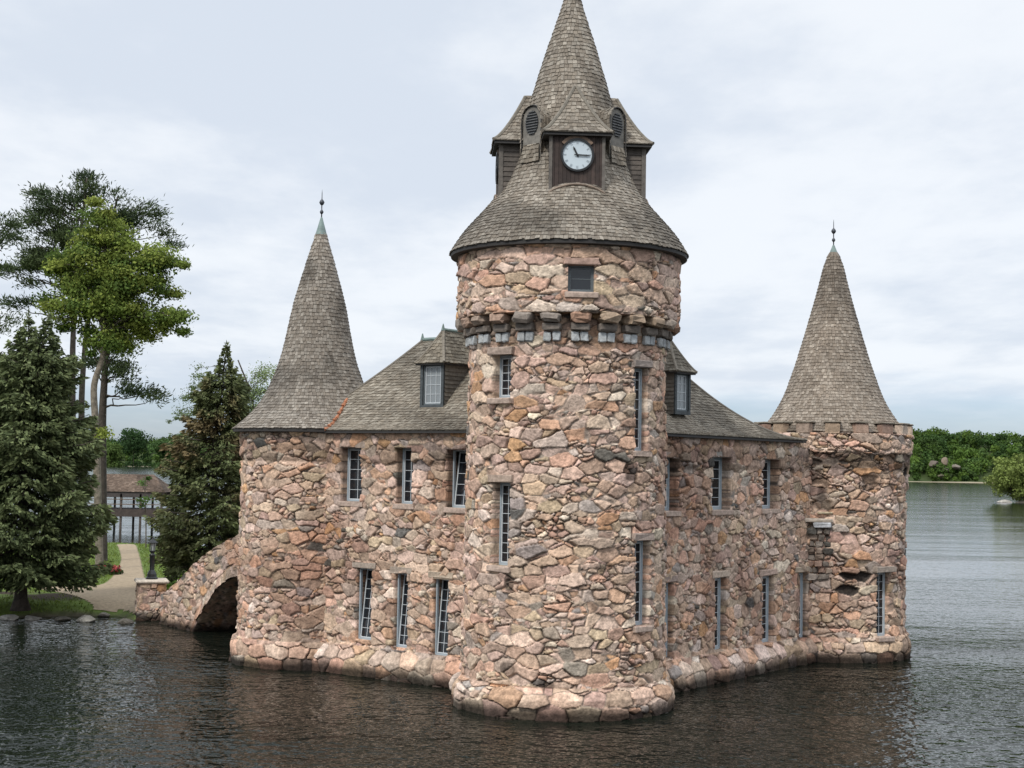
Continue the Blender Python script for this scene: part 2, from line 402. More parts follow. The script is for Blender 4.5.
def cone_roof(name, prof, c, parent, course=.165, wid=.17, seed=1, tint=(1, 1, 1), rmin=.12, label=None):
    P, s = dense(prof); rng = np.random.default_rng(seed); rows = []
    R = lambda q: np.interp(q, s, P[:, 0]); Z = lambda q: np.interp(q, s, P[:, 1])
    mk = lambda r, z: (lambda f: np.stack([c[0] + r * np.cos(f * 2 * math.pi), c[1] + r * np.sin(f * 2 * math.pi), np.full(np.shape(f), z)], -1))
    q = 0.0
    while q < s[-1]:
        r, z = R(q), Z(q)
        if r < rmin: break
        q2 = min(q + course * 1.7, s[-1]); r2, z2 = R(q2), Z(q2)
        nr, nz = z2 - z, r - r2; l = math.hypot(nr, nz); nr /= l; nz /= l
        rows.append((mk(r, z), mk(r2, z2), (lambda f, nr=nr, nz=nz: np.stack([nr * np.cos(f * 2 * math.pi), nr * np.sin(f * 2 * math.pi), np.full(np.shape(f), nz)], -1)), 2 * math.pi * r, True))
        q += course * rng.uniform(.93, 1.07)
    mb = MB(); shingle_rows(mb, rows, rng, wid, .026, tint)
    up = P[::8].copy(); up[:, 0] = np.maximum(up[:, 0] - .012, .01)
    mb.lathe(up, c[0], c[1], 64, (.10, .09, .075))
    o = mb.build(name, MAT['shingle'], parent)
    if label: o['label'] = label
    # eave board ring under the shingles
    r0, z0 = prof[0]
    e = MB(); e.lathe([(r0 - .02, z0 - .005), (r0 - .025, z0 - .10), (r0 - .45, z0 - .13), (r0 - .45, z0 - .02)], c[0], c[1], 96)
    e.build('eave_board', MAT['fascia'], o)
    return o
def facet_rows(A, B, C, D, z0, z1, g, course, rng, t0=0.0, t1=1.0, under=None):
    """roof plane between eave A-B (height z0) and ridge C-D (height z1) with a bell-cast profile g"""
    A, B, C, D = [np.array(p[:2], float) for p in (A, B, C, D)]
    def pt(f, t):
        f = np.asarray(f, float)[..., None]; lo = A + (B - A) * f; hi = C + (D - C) * f
        xy = lo + (hi - lo) * t; z = z0 + (z1 - z0) * g(t)
        return np.concatenate([xy, np.full(xy.shape[:-1] + (1,), z)], -1)
    tt = np.linspace(0, 1, 200); mid = np.array([pt(.5, t) for t in tt]); s = np.concatenate([[0], np.cumsum(np.linalg.norm(np.diff(mid, axis=0), axis=1))])
    rows = []; q = np.interp(t0, tt, s); end = np.interp(t1, tt, s)
    while q < end - .02:
        ta = np.interp(q, s, tt); tb = np.interp(min(q + 1.6 * course, s[-1]), s, tt)
        L0, L1 = pt(0., ta), pt(1., ta)
        e1 = L1 - L0; e2 = pt(.5, min(ta + .02, 1)) - pt(.5, max(ta - .02, 0)); n = np.cross(e1, e2); ln = np.linalg.norm(n)
        if ln < 1e-6: break
        n /= ln
        if n[2] < 0: n = -n
        rows.append(((lambda f, t=ta: pt(f, t)), (lambda f, t=tb: pt(f, t)), (lambda f, n=n: np.broadcast_to(n, np.shape(f) + (3,))), np.linalg.norm(e1), False))
        q += course * rng.uniform(.94, 1.06)
    if under is not None:
        ff = np.linspace(0, 1, 9); ts = np.linspace(t0, t1, 24); G = np.array([pt(ff, t) for t in ts]); G[..., 2] -= .015
        i, j = np.meshgrid(np.arange(23), np.arange(8), indexing='ij')
        under.add(G.reshape(-1, 3), np.stack([i * 9 + j, i * 9 + j + 1, (i + 1) * 9 + j + 1, (i + 1) * 9 + j], -1).reshape(-1, 4), None, (.10, .09, .075))
    return rows, pt

# ================================================================== THE SETTING
# ---- water
def water_mat():
    m = bpy.data.materials.new('river_water'); m.use_nodes = True; t = m.node_tree; b = t.nodes['Principled BSDF']
    b.inputs['Base Color'].default_value = (.007, .010, .007, 1); b.inputs['Roughness'].default_value = .04; b.inputs['IOR'].default_value = 1.333; b.inputs['Specular IOR Level'].default_value = .18
    g = nd(t, 'ShaderNodeNewGeometry')
    def nz(scale, sc, det, rot=0.0, rough=.5):
        mp = nd(t, 'ShaderNodeMapping'); mp.inputs['Scale'].default_value = sc; mp.inputs['Rotation'].default_value = (0, 0, rot)
        t.links.new(g.outputs['Position'], mp.inputs[0]); n = nd(t, 'ShaderNodeTexNoise')
        n.inputs['Scale'].default_value = scale; n.inputs['Detail'].default_value = det; n.inputs['Roughness'].default_value = rough
        t.links.new(mp.outputs[0], n.inputs['Vector']); return n.outputs[0]
    a = nz(1.0, (.9, 1.05, 1), 3, .25); c = nz(2.6, (1.15, .9, 1), 2, -.35); big = nz(.16, (.6, 1.6, 1), 2, .1)
    patch = maprange(t, nz(.05, (.5, 1.5, 1), 3, .15), .38, .62, .55, 1.25)
    hgt = mth(t, 'ADD', mth(t, 'MULTIPLY', a, .20), mth(t, 'ADD', mth(t, 'MULTIPLY', c, .15), mth(t, 'MULTIPLY', big, .25)))
    sp = nd(t, 'ShaderNodeSeparateXYZ'); t.links.new(g.outputs['Position'], sp.inputs[0])
    calm = maprange(t, mth(t, 'ADD', sp.outputs[1], mth(t, 'MULTIPLY', sp.outputs[0], .35)), 42, 100, 1.9, .20)
    hgt = mth(t, 'MULTIPLY', mth(t, 'MULTIPLY', hgt, patch), calm)
    t.links.new(maprange(t, sp.outputs[1], 55, 230, .045, .085), b.inputs['Roughness'])
    bp = nd(t, 'ShaderNodeBump'); bp.inputs['Strength'].default_value = 1.0; bp.inputs['Distance'].default_value = .50
    t.links.new(hgt, bp.inputs['Height']); t.links.new(bp.outputs[0], b.inputs['Normal'])
    return m
wv = [(-9000, -200, 0), (9000, -200, 0), (9000, 12000, 0), (-9000, 12000, 0)]
tag(link_mesh('water', wv, [[[0, 1, 2, 3]]], water_mat()), kind='structure')
tag(link_mesh('lake_bed', [(x, y, -2.5) for x, y, z in wv], [[[0, 1, 2, 3]]], pmat('lake_mud', (.05, .045, .035), .95)), kind='structure')

# ---- the island at the left: ground, path, grass
ISLE = np.array([(-70, 63), (-30, 65.2), (-25, 65.3), (-22.3, 65.8), (-20, 67.3), (-17.4, 67.6), (-16.4, 66.2), (-15.0, 66.3), (-13.2, 66.6), (-11.0, 69), (-8, 73), (-7.5, 84), (-12, 100), (-19, 112.5), (-30, 117), (-70, 122)], float)
def isle_dist(x, y):
    """signed distance to the shoreline, positive on land"""
    x = np.asarray(x, float); y = np.asarray(y, float); d = np.full(x.shape, 1e9); ins = np.zeros(x.shape, bool)
    for i in range(len(ISLE)):
        a, b = ISLE[i], ISLE[(i + 1) % len(ISLE)]; e = b - a
        t = np.clip(((x - a[0]) * e[0] + (y - a[1]) * e[1]) / (e @ e), 0, 1)
        d = np.minimum(d, np.hypot(x - a[0] - t * e[0], y - a[1] - t * e[1]))
        cr = ((a[1] > y) != (b[1] > y)) & (x < (b[0] - a[0]) * (y - a[1]) / (b[1] - a[1] + 1e-12) + a[0]); ins ^= cr
    return np.where(ins, d, -d)
def isle_z(x, y):
    d = isle_dist(x, y) + .5 * (fbm(np.asarray(x) * .8, np.asarray(y) * .8, 12) - .5)
    return np.where(d > 0, .10 + .62 * (1 - np.exp(-np.maximum(d, 0) / .9)), np.maximum(d * .8, -1.2) + .10 * np.exp(np.minimum(d, 0)))
def in_poly(x, y, P):
    ins = np.zeros(x.shape, bool)
    for i in range(len(P)):
        a, b = P[i], P[(i + 1) % len(P)]
        ins ^= ((a[1] > y) != (b[1] > y)) & (x < (b[0] - a[0]) * (y - a[1]) / (b[1] - a[1] + 1e-12) + a[0])
    return ins
gx, gy = np.meshgrid(np.arange(-72, -3, .35), np.arange(60, 124, .35), indexing='ij')
gz = isle_z(gx, gy); nx_, ny_ = gx.shape
I, J = np.meshgrid(np.arange(nx_ - 1), np.arange(ny_ - 1), indexing='ij')
gq = np.stack([I * ny_ + J, (I + 1) * ny_ + J, (I + 1) * ny_ + J + 1, I * ny_ + J + 1], -1).reshape(-1, 4)
gd = isle_dist(gx, gy)
gc = np.empty(gx.shape + (3,)); gc[:] = (.11, .155, .04)
gc *= (.75 + .5 * fbm(gx * .5, gy * .5, 30))[..., None]
mulch = sst(1 - np.minimum(np.hypot((gx + 23.0) / 5.0, (gy - 69.6) / 1.5), 9), -.1, .25) * sst(fbm(gx * .9, gy * .9, 33), .3, .55)
gc = gc * (1 - mulch[..., None]) + np.array((.045, .034, .024)) * mulch[..., None]
edge_k = (1 - sst(gd, -.1, .18))[..., None]; gc = gc * (1 - edge_k) + np.array((.10, .085, .065)) * edge_k
tag(link_mesh('ground', np.stack([gx, gy, gz], -1).reshape(-1, 3), [gq], MAT['soil'], None, gc.reshape(-1, 3), True), kind='structure')
PATH_PX = [(137, 608), (112, 604), (85, 598), (60, 593.5), (38, 590), (40, 586.5), (68, 586.5), (97, 586), (110, 579), (117, 569), (120, 559), (118, 549), (117, 545), (135, 545), (139, 552), (142, 562), (145, 575), (150, 590), (150, 604)]
PATH = np.array([ground(x, y, .70)[:2] for x, y in PATH_PX])
pp = []
for i in range(len(PATH)):                                      # round the outline
    p0, p1, p2, p3 = PATH[i - 1], PATH[i], PATH[(i + 1) % len(PATH)], PATH[(i + 2) % len(PATH)]
    for t in np.linspace(0, 1, 6, endpoint=False):
        pp.append(.5 * ((2 * p1) + (p2 - p0) * t + (2 * p0 - 5 * p1 + 4 * p2 - p3) * t * t + (3 * p1 - p0 - 3 * p2 + p3) * t**3))
PATH = np.array(pp)
px_, py_ = np.meshgrid(np.arange(-36, -10, .09), np.arange(64, 122, .22), indexing='ij')
inp = in_poly(px_, py_, PATH) & (isle_dist(px_, py_) > .15); pz = isle_z(px_, py_) + .02
I, J = np.meshgrid(np.arange(px_.shape[0] - 1), np.arange(px_.shape[1] - 1), indexing='ij'); n_ = px_.shape[1]
kq = inp[:-1, :-1] & inp[1:, :-1] & inp[1:, 1:] & inp[:-1, 1:]
pq = np.stack([I * n_ + J, (I + 1) * n_ + J, (I + 1) * n_ + J + 1, I * n_ + J + 1], -1)[kq]
used, inv = np.unique(pq, return_inverse=True)
tag(link_mesh('path', np.stack([px_, py_, pz], -1).reshape(-1, 3)[used], [inv.reshape(-1, 4)], MAT['path'], None, None, True), kind='structure')
rng = np.random.default_rng(3)
N = 60000
bx_ = rng.uniform(-34, -9, N); by_ = 64 + (rng.uniform(0, 1, N) ** 1.6) * 50
ok = (isle_dist(bx_, by_) > .02) & ~in_poly(bx_, by_, PATH) & (np.hypot((bx_ + 23.0) / 5.0, (by_ - 69.6) / 1.5) > .85 + .5 * rng.uniform(-1, 1, N))
bx_, by_ = bx_[ok], by_[ok]; n = len(bx_); bz_ = isle_z(bx_, by_); an = rng.uniform(0, 6.28, n); hh = rng.uniform(.05, .15, n); ww = rng.uniform(.015, .04, n)
le = rng.normal(0, .04, (n, 2))
Vg_ = np.stack([np.stack([bx_ - ww * np.cos(an), by_ - ww * np.sin(an), bz_ - .01], -1), np.stack([bx_ + ww * np.cos(an), by_ + ww * np.sin(an), bz_ - .01], -1), np.stack([bx_ + le[:, 0], by_ + le[:, 1], bz_ + hh], -1)], 1).reshape(-1, 3)
gcol = np.array((.14, .20, .045)) * rng.uniform(.6, 1.35, n)[:, None] * np.array([1, 1, 1]) + np.array((.03, .01, 0)) * rng.uniform(0, 1, n)[:, None]
tag(link_mesh('grass', Vg_, [np.arange(3 * n).reshape(-1, 3)], MAT['leaf'], None, np.repeat(gcol, 3, 0)), kind='stuff')

# ---- far wooded shores
def shore_line(X):
    """distance of the far shore: the river opens towards the left"""
    return np.interp(X, [-900, -300, 150, 900], [1650, 1500, 1180, 990])
def shore_h(X, w):
    top = np.interp(X, [-900, -420, -330, -200, 100, 250, 300, 345, 420, 900], [18, 18, 24, 20, 19, 31, 35, 33, 29, 25])
    return (1.0 + top * sst(w, 8, 150) + 1.5 * (fbm(X * .02, w * .02, 40) - .5)) * np.clip(w / 6 + .05, -.3, 1)
hx, hw = np.meshgrid(np.arange(-900, 901, 12.0), np.concatenate([np.arange(-4, 20, 3.0), np.arange(20, 320, 14.0)]), indexing='ij')
hy = shore_line(hx) + hw + 5 * (fbm(hx * .02, hx * 0 + 3, 44) - .5); hz = shore_h(hx, hw)
I, J = np.meshgrid(np.arange(hx.shape[0] - 1), np.arange(hx.shape[1] - 1), indexing='ij'); n_ = hx.shape[1]
hq = np.stack([I * n_ + J, (I + 1) * n_ + J, (I + 1) * n_ + J + 1, I * n_ + J + 1], -1).reshape(-1, 4)
hc = np.empty(hx.shape + (3,)); hc[:] = (.05, .07, .025)
bk = (1 - sst(hw, 2.5, 5.5))[..., None]; hc = hc * (1 - bk) + np.array((.30, .25, .18)) * bk
tag(link_mesh('far_shore', np.stack([hx, hy, hz], -1).reshape(-1, 3), [hq], MAT['soil'], None, hc.reshape(-1, 3), True), kind='structure')
def leaf_quads(cen, rad, count, size, rng, colors, cvar=.3, soft=False):
    """count leaf-clump faces spread through the shell of an ellipsoid"""
    d = rng.normal(0, 1, (count, 3)); d /= np.linalg.norm(d, axis=1)[:, None]
    r = rng.uniform(0, 1, count) ** .42 * (1 if not soft else rng.uniform(.55, 1.45, count))
    p = np.asarray(cen) + d * r[:, None] * np.asarray(rad)
    nrm = d + rng.normal(0, .75, (count, 3)); nrm[:, 2] += .25; nrm /= np.linalg.norm(nrm, axis=1)[:, None]
    a = np.cross(nrm, rng.normal(0, 1, (count, 3))); a /= np.linalg.norm(a, axis=1)[:, None]; b = np.cross(nrm, a)
    s = size * rng.uniform(.6, 1.4, count)[:, None]; s2 = s * rng.uniform(.45, .85, count)[:, None]
    V = np.stack([p - a * s, p - b * s2 * .9, p + a * s, p + b * s2], 1).reshape(-1, 3)
    c = 1.25 * np.asarray(colors)[rng.integers(0, len(colors), count)] * rng.uniform(1 - cvar, 1 + cvar, count)[:, None]
    return V, np.repeat(c, 4, 0)
rng = np.random.default_rng(11)
fV, fC = [], []
ROCKS_X, ROCKS_Y = at(944, 463, 1075)[0], 0
GREENS = np.array([(.070, .120, .024), (.055, .10, .022), (.090, .145, .028), (.042, .080, .022), (.065, .11, .03)])
X = -640.0
for _ in range(1650):
    right = rng.uniform() < .5
    X = rng.uniform(110, 460) if right else rng.uniform(-620, 110)
    w = 7 + rng.uniform(0, 1) ** 1.2 * 185
    if abs(X - ROCKS_X) < 13 and 15 < w < 34: continue
    y = shore_line(X) + w; z = float(shore_h(np.array(X), np.array(w)))
    hgt = rng.uniform(6, 13) * (.5 if w < 16 else 1); r = hgt * rng.uniform(.40, .55)
    base = GREENS[rng.integers(0, len(GREENS))] * rng.uniform(.55, 1.15)
    for k in range(3):
        V, C = leaf_quads((X + rng.normal(0, r * .4), y + rng.normal(0, r * .4), z + hgt * rng.uniform(.5, .72)), (r * .75, r * .75, hgt * .38), 55, 1.05, rng, [base], .28)
        fV.append(V); fC.append(C)
    V, C = leaf_quads((X, y, z + 1.5), (r, r, 2.0), 26, 1.1, rng, [base * .9], .28); fV.append(V); fC.append(C)
fV = np.vstack(fV)
tag(link_mesh('far_forest', fV, [np.arange(len(fV)).reshape(-1, 4)], MAT['leaf'], None, np.vstack(fC)), 'dense green wood on the hills along the far shore', 'forest', kind='stuff')

def boulder(name, c, r, col, seed, sub=3):
    rng = np.random.default_rng(seed); import bmesh
    bm = bmesh.new(); bmesh.ops.create_icosphere(bm, subdivisions=sub, radius=1); V = np.array([v.co[:] for v in bm.verts]); T = np.array([[v.index for v in f.verts] for f in bm.faces]); bm.free()
    for _ in range(9):                                           # flat broken faces
        n = rng.normal(0, 1, 3); n /= np.linalg.norm(n); k = V @ n; lim = rng.uniform(.55, .85)
        V = V - np.where(k > lim, k - lim, 0)[:, None] * n * .9
    V *= 1 + .12 * (fbm(V[:, 0] * 2 + seed, V[:, 1] * 2 + V[:, 2], seed) - .5)[:, None]
    V = V * np.array(r) + np.array(c)
    o = link_mesh(name, V, [T], MAT['rock'], None, np.tile(np.array(col), (len(V), 1)), False, origin=(c[0], c[1], c[2] - r[2]))
    return o

# ================================================================== THE CASTLE
TC = np.array([1.65, 45.0]); TL = np.array([-6.98, 53.8]); TR = np.array([12.47, 58.2])
UL = np.array([-.8, .6]); UR = np.array([.6, .8]); NL = np.array([-.6, -.8]); NR = np.array([.8, -.6])
P0 = np.array([2.70, 44.55])
castle = empty('stone_castle', (TC[0] + 1.5, TC[1] + 4, 0), 'pink rubble stone castle with three round towers and a clock, standing in the water', 'castle')
EAVE_Z, RIDGE_Z = 8.11, 11.36

def window(cen, tdir, ndir, w, h, cols=2, rows=5, recess=.40, tilt=0.0, sill=True, frame_mat='frame', pane='glass', fw=.055, lint=None, lcol=(.30, .25, .21), seed=0, parent=None, name='window', sash_mat='muntin'):
    """cen = centre of the opening on the wall face"""
    P = parent or castle; fr = frame(cen, tdir, ndir); x, z = w / 2, h / 2; y = -recess; rng = np.random.default_rng(seed)
    mb = MB()
    mb.box((-x, y - .05, -z), (-x + fw, y + .05, z), fr=fr, bev=.008); mb.box((x - fw, y - .05, -z), (x, y + .05, z), fr=fr, bev=.008)
    mb.box((-x + fw, y - .05, z - fw), (x - fw, y + .05, z), fr=fr); mb.box((-x + fw, y - .05, -z), (x - fw, y + .05, -z + fw), fr=fr)
    win = mb.build(name, MAT[frame_mat], P)
    xi, zi = x - fw, z - fw; ca, sa = math.cos(tilt), math.sin(tilt)
    def tf(V):                                                    # hopper tilt about the sill
        V = V.copy(); dz = V[:, 2] + zi; dy = V[:, 1] - y
        V[:, 2] = -zi + dz * ca + dy * sa; V[:, 1] = y - dz * sa + dy * ca; return fr(V)
    mb = MB(); t = .016
    sfw = .035
    for a in (-1, 1): mb.box((a * (xi - sfw / 2 - .004) - sfw / 2, y - .02, -zi + .004), (a * (xi - sfw / 2 - .004) + sfw / 2, y + .02, zi - .01), fr=tf)
    mb.box((-xi + sfw, y - .02, -zi + .004), (xi - sfw, y + .02, -zi + sfw), fr=tf); mb.box((-xi + sfw, y - .02, zi - sfw - .01), (xi - sfw, y + .02, zi - .01), fr=tf)
    for k in range(1, cols):
        xx = -xi + 2 * xi * k / cols; mb.box((xx - t / 2, y - .012, -zi + sfw), (xx + t / 2, y + .014, zi - sfw - .01), fr=tf)
    for k in range(1, rows):
        zr = -zi + 2 * zi * k / rows; mb.box((-xi + sfw, y - .010, zr - t / 2), (xi - sfw, y + .012, zr + t / 2), fr=tf)
    mb.build('sash', MAT[sash_mat], win)
    mb = MB(); yb = y - .004
    mb.box((-xi + .02, yb - .006, -zi + .02), (xi - .02, yb, zi - .03), fr=tf)
    if tilt: mb.box((-x, y - .12 - sa * h, -z), (x, y - .10 - sa * h, z), fr=fr)
    mb.build('pane', MAT[pane], win)
    if sill:
        mb = MB(); mb.box((-x - .09, -.30, -z - .17), (x + .10, .06, -z), (.43, .33, .27), fr=fr, bev=.02, jit=.008, rng=rng)
        mb.build('sill', MAT['slab'], win)
    if lint:
        mb = MB(); mb.box((-x - lint[0], -.38, z - .015), (x + lint[1], .035, z + lint[2]), lcol, fr=fr, bev=.025, jit=.012, rng=rng)
        mb.build('lintel', MAT['slab'], win)
    return win

# ---- round towers
def tower(name, c, prof, holes_px, seed, step=.036, cw=.50, ch=.255, amp=.065, plinth=1.0, missing=.0, zones=None, label=None, rh=None, sq=None, parent=None, wet=.32, pcw=.82, pch=.43, depth=.56):
    """prof = (radius, z) list from the bottom up"""
    prof = np.array(prof, float); Rm = rh or float(np.median(prof[:, 0]))
    s = np.concatenate([[0], np.cumsum(np.linalg.norm(np.diff(prof, axis=0), axis=1))])
    ncol = int(round(2 * math.pi * Rm / cw)); cwx = 2 * math.pi * Rm / ncol; ncp = int(round(2 * math.pi * Rm / pcw)); pcx = 2 * math.pi * Rm / ncp
    circ = 2 * math.pi * Rm; us = np.arange(int(circ / step)) * (circ / int(circ / step)); vs = np.linspace(0, s[-1], int(s[-1] / step) + 1)
    zof = lambda v: np.interp(v, s, prof[:, 1]); zo = prof[:, 1] + np.arange(len(prof)) * 1e-7
    vof = lambda z: float(np.interp(z, zo, s))
    def pos(U, V):
        th = U / Rm - math.pi / 2 + math.pi; r = np.interp(V, s, prof[:, 0]); z = zof(V)     # u = 0 at the far side
        if sq: r = r / (np.abs(np.cos(th - sq)) ** 7 + np.abs(np.sin(th - sq)) ** 7) ** (1 / 7)
        B = np.stack([c[0] + r * np.cos(th), c[1] + r * np.sin(th), z], -1)
        return B, np.stack([np.cos(th), np.sin(th), np.zeros_like(th)], -1)
    def sf(U, V):
        z = zof(V); h, col = stones(U, V, cwx, ch, seed, ncol, amp, missing=missing)
        if plinth:
            h2, c2 = stones(U, V, pcx, pch, seed + 900, ncp, amp * 1.3, merge=.08, jit=.55, split=.10)
            k = z < plinth; h = np.where(k, h2, h); col = np.where(k[..., None], c2 * 1.06, col)
        if zones: h, col = zones(U, V, z, h, col)
        return h, weather(col, z, U, seed, wet)
    holes, wins = [], []
    for q in holes_px:
        x0, y0, x1, y1 = q[:4]; r = q[4] if len(q) > 4 else Rm
        hl, hr = hit_cyl(x0, (y0 + y1) / 2, c, r), hit_cyl(x1, (y0 + y1) / 2, c, r); ht, hb = hit_cyl((x0 + x1) / 2, y0, c, r), hit_cyl((x0 + x1) / 2, y1, c, r)
        ang = lambda p: (math.atan2(p[1] - c[1], p[0] - c[0]) + math.pi / 2 - math.pi) % (2 * math.pi)
        a0, a1 = ang(hl), ang(hr)
        holes.append((a0 * Rm, a1 * Rm, vof(hb[2]), vof(ht[2])))
        th = (a0 + a1) / 2 - math.pi / 2 + math.pi; n = np.array([math.cos(th), math.sin(th)])
        wins.append((np.array([c[0] + r * n[0], c[1] + r * n[1], (ht[2] + hb[2]) / 2]), np.array([-n[1], n[0]]), n, r * (a1 - a0), ht[2] - hb[2]))
    o = wall_grid(name, us, vs, pos, holes, True, sf, parent or castle, depth, label)
    return o, wins
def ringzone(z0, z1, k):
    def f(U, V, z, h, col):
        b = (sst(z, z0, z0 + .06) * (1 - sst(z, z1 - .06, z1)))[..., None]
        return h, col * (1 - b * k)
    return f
def dark_spots(U, V, z, h, col):
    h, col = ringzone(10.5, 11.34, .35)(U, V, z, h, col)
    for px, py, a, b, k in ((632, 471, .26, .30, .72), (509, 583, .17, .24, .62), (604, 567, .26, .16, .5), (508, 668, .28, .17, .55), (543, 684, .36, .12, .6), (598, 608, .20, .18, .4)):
        q = hit_cyl(px, py, TC, 3.0); th = (math.atan2(q[1] - TC[1], q[0] - TC[0]) + math.pi / 2 - math.pi) % (2 * math.pi)
        e = (np.abs((U - th * 3.0) / a)) ** 3 + np.abs((z - q[2]) / b) ** 3 + .9 * (fbm(U * 5, z * 5, 811) - .5)
        m = (1 - sst(e, .6, 1.1))[..., None]; col = col * (1 - m * k)
    return h, col
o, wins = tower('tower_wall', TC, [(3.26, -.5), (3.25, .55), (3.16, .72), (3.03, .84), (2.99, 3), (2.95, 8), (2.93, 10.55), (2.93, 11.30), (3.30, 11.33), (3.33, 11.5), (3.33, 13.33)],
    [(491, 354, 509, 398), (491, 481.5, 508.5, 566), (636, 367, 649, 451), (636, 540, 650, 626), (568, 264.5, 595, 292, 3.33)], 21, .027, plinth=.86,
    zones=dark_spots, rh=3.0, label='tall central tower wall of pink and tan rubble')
for k, (c_, t_, n_, w_, h_) in enumerate(wins):
    window(c_, t_, n_, w_, h_, (2, 2, 2, 2, 1)[k], (5, 8, 8, 8, 2)[k], frame_mat='frame' if k < 4 else 'dframe', sash_mat='muntin' if k < 4 else 'dframe', lint=(.12, .12, .20), recess=(.40, .40, .32, .32, .22)[k], seed=k, fw=.075 if k < 4 else .06, lcol=((.36, .28, .23), (.38, .29, .23), (.30, .25, .22), (.33, .26, .22), (.44, .30, .24))[k])
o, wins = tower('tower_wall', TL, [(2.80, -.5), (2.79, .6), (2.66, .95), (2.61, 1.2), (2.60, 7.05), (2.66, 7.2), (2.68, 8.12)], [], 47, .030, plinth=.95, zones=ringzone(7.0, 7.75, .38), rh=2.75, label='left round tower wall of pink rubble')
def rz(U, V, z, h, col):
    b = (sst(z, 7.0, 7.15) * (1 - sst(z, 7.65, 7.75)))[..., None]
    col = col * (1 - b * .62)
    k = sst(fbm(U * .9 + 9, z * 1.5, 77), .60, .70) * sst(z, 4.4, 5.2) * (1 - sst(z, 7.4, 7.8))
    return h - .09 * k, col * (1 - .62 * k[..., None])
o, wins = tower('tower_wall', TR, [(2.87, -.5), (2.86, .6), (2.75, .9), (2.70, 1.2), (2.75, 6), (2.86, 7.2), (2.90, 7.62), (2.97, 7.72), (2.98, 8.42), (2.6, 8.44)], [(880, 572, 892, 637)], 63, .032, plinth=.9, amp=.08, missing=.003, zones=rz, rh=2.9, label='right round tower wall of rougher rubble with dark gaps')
for (c_, t_, n_, w_, h_) in wins: window(c_, t_, n_, w_, h_, 2, 7, lint=(.2, .2, .2), fw=.07, seed=9)

# ---- two wings
def wing(name, u, n, L, holes_px, seed, label, flip):
    """flat wall from the front corner along u, with a battered plinth"""
    zs = np.arange(-.5, EAVE_Z + .02, .030); us = np.arange(0, L, .030)
    prz = [(-.5, .33), (.55, .30), (.85, .06), (1.0, 0), (6.98, 0), (7.15, .06), (9, .07)]
    off = lambda z: np.interp(z, [p[0] for p in prz], [p[1] for p in prz])
    def pos(U, V):
        q = P0 + U[..., None] * u + off(V)[..., None] * n
        return np.concatenate([q, V[..., None]], -1), np.broadcast_to(np.array([n[0], n[1], 0.0]), U.shape + (3,))
    def sf(U, V):
        h, col = stones(U, V, .46, .27, seed, None, .065)
        h2, c2 = stones(U, V, .66, .43, seed + 900, None, .085, merge=.06, jit=.6, split=.10)
        k = V < .95; h = np.where(k, h2, h); col = np.where(k[..., None], c2 * 1.05, col)
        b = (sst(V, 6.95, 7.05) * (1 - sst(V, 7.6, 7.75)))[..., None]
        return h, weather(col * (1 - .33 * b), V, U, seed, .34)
    holes, wins = [], []
    for (x0, y0, x1, y1) in holes_px:
        a, b = hit_plane(x0, (y0 + y1) / 2, P0, n), hit_plane(x1, (y0 + y1) / 2, P0, n)
        t, bt = hit_plane((x0 + x1) / 2, y0, P0, n), hit_plane((x0 + x1) / 2, y1, P0, n)
        ua, ub = sorted(((a[:2] - P0) @ u, (b[:2] - P0) @ u)); holes.append((ua, ub, bt[2], t[2]))
        m = P0 + u * (ua + ub) / 2
        wins.append((np.array([m[0], m[1], (t[2] + bt[2]) / 2]), ub - ua, t[2] - bt[2]))
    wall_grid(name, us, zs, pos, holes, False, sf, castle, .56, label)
    tdir = -u if flip else u
    return wins, tdir
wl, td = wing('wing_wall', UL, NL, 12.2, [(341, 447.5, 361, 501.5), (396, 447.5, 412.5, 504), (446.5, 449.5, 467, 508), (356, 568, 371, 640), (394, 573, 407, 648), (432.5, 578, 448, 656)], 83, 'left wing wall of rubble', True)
for k, (c_, w_, h_) in enumerate(wl):
    window(c_, td, NL, w_, h_, 2 if k < 3 else 2, 5 if k < 3 else 7, recess=.36 if k < 3 else .20, tilt=(0, 0, .13, .12, .10, .09)[k], lint=(.2, .2, .2), seed=20 + k, sill=k < 3, lcol=((.34, .27, .22), (.34, .27, .22), (.44, .32, .26), (.34, .28, .23), (.38, .31, .25), (.42, .34, .26))[k])
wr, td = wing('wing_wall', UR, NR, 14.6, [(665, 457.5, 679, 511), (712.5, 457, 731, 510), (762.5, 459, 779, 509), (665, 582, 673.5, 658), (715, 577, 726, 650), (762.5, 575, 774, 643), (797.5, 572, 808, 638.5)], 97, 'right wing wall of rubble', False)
for k, (c_, w_, h_) in enumerate(wr):
    window(c_, td, NR, w_, h_, 2, 5 if k < 3 else 8, recess=.40 if k < 3 else .26, lint=(.22, .22, .2), seed=40 + k, sill=k < 3, lcol=((.40, .31, .26), (.33, .30, .27), (.42, .32, .26), (.34, .26, .22), (.48, .38, .30), (.42, .31, .25), (.42, .34, .26))[k], fw=.09)
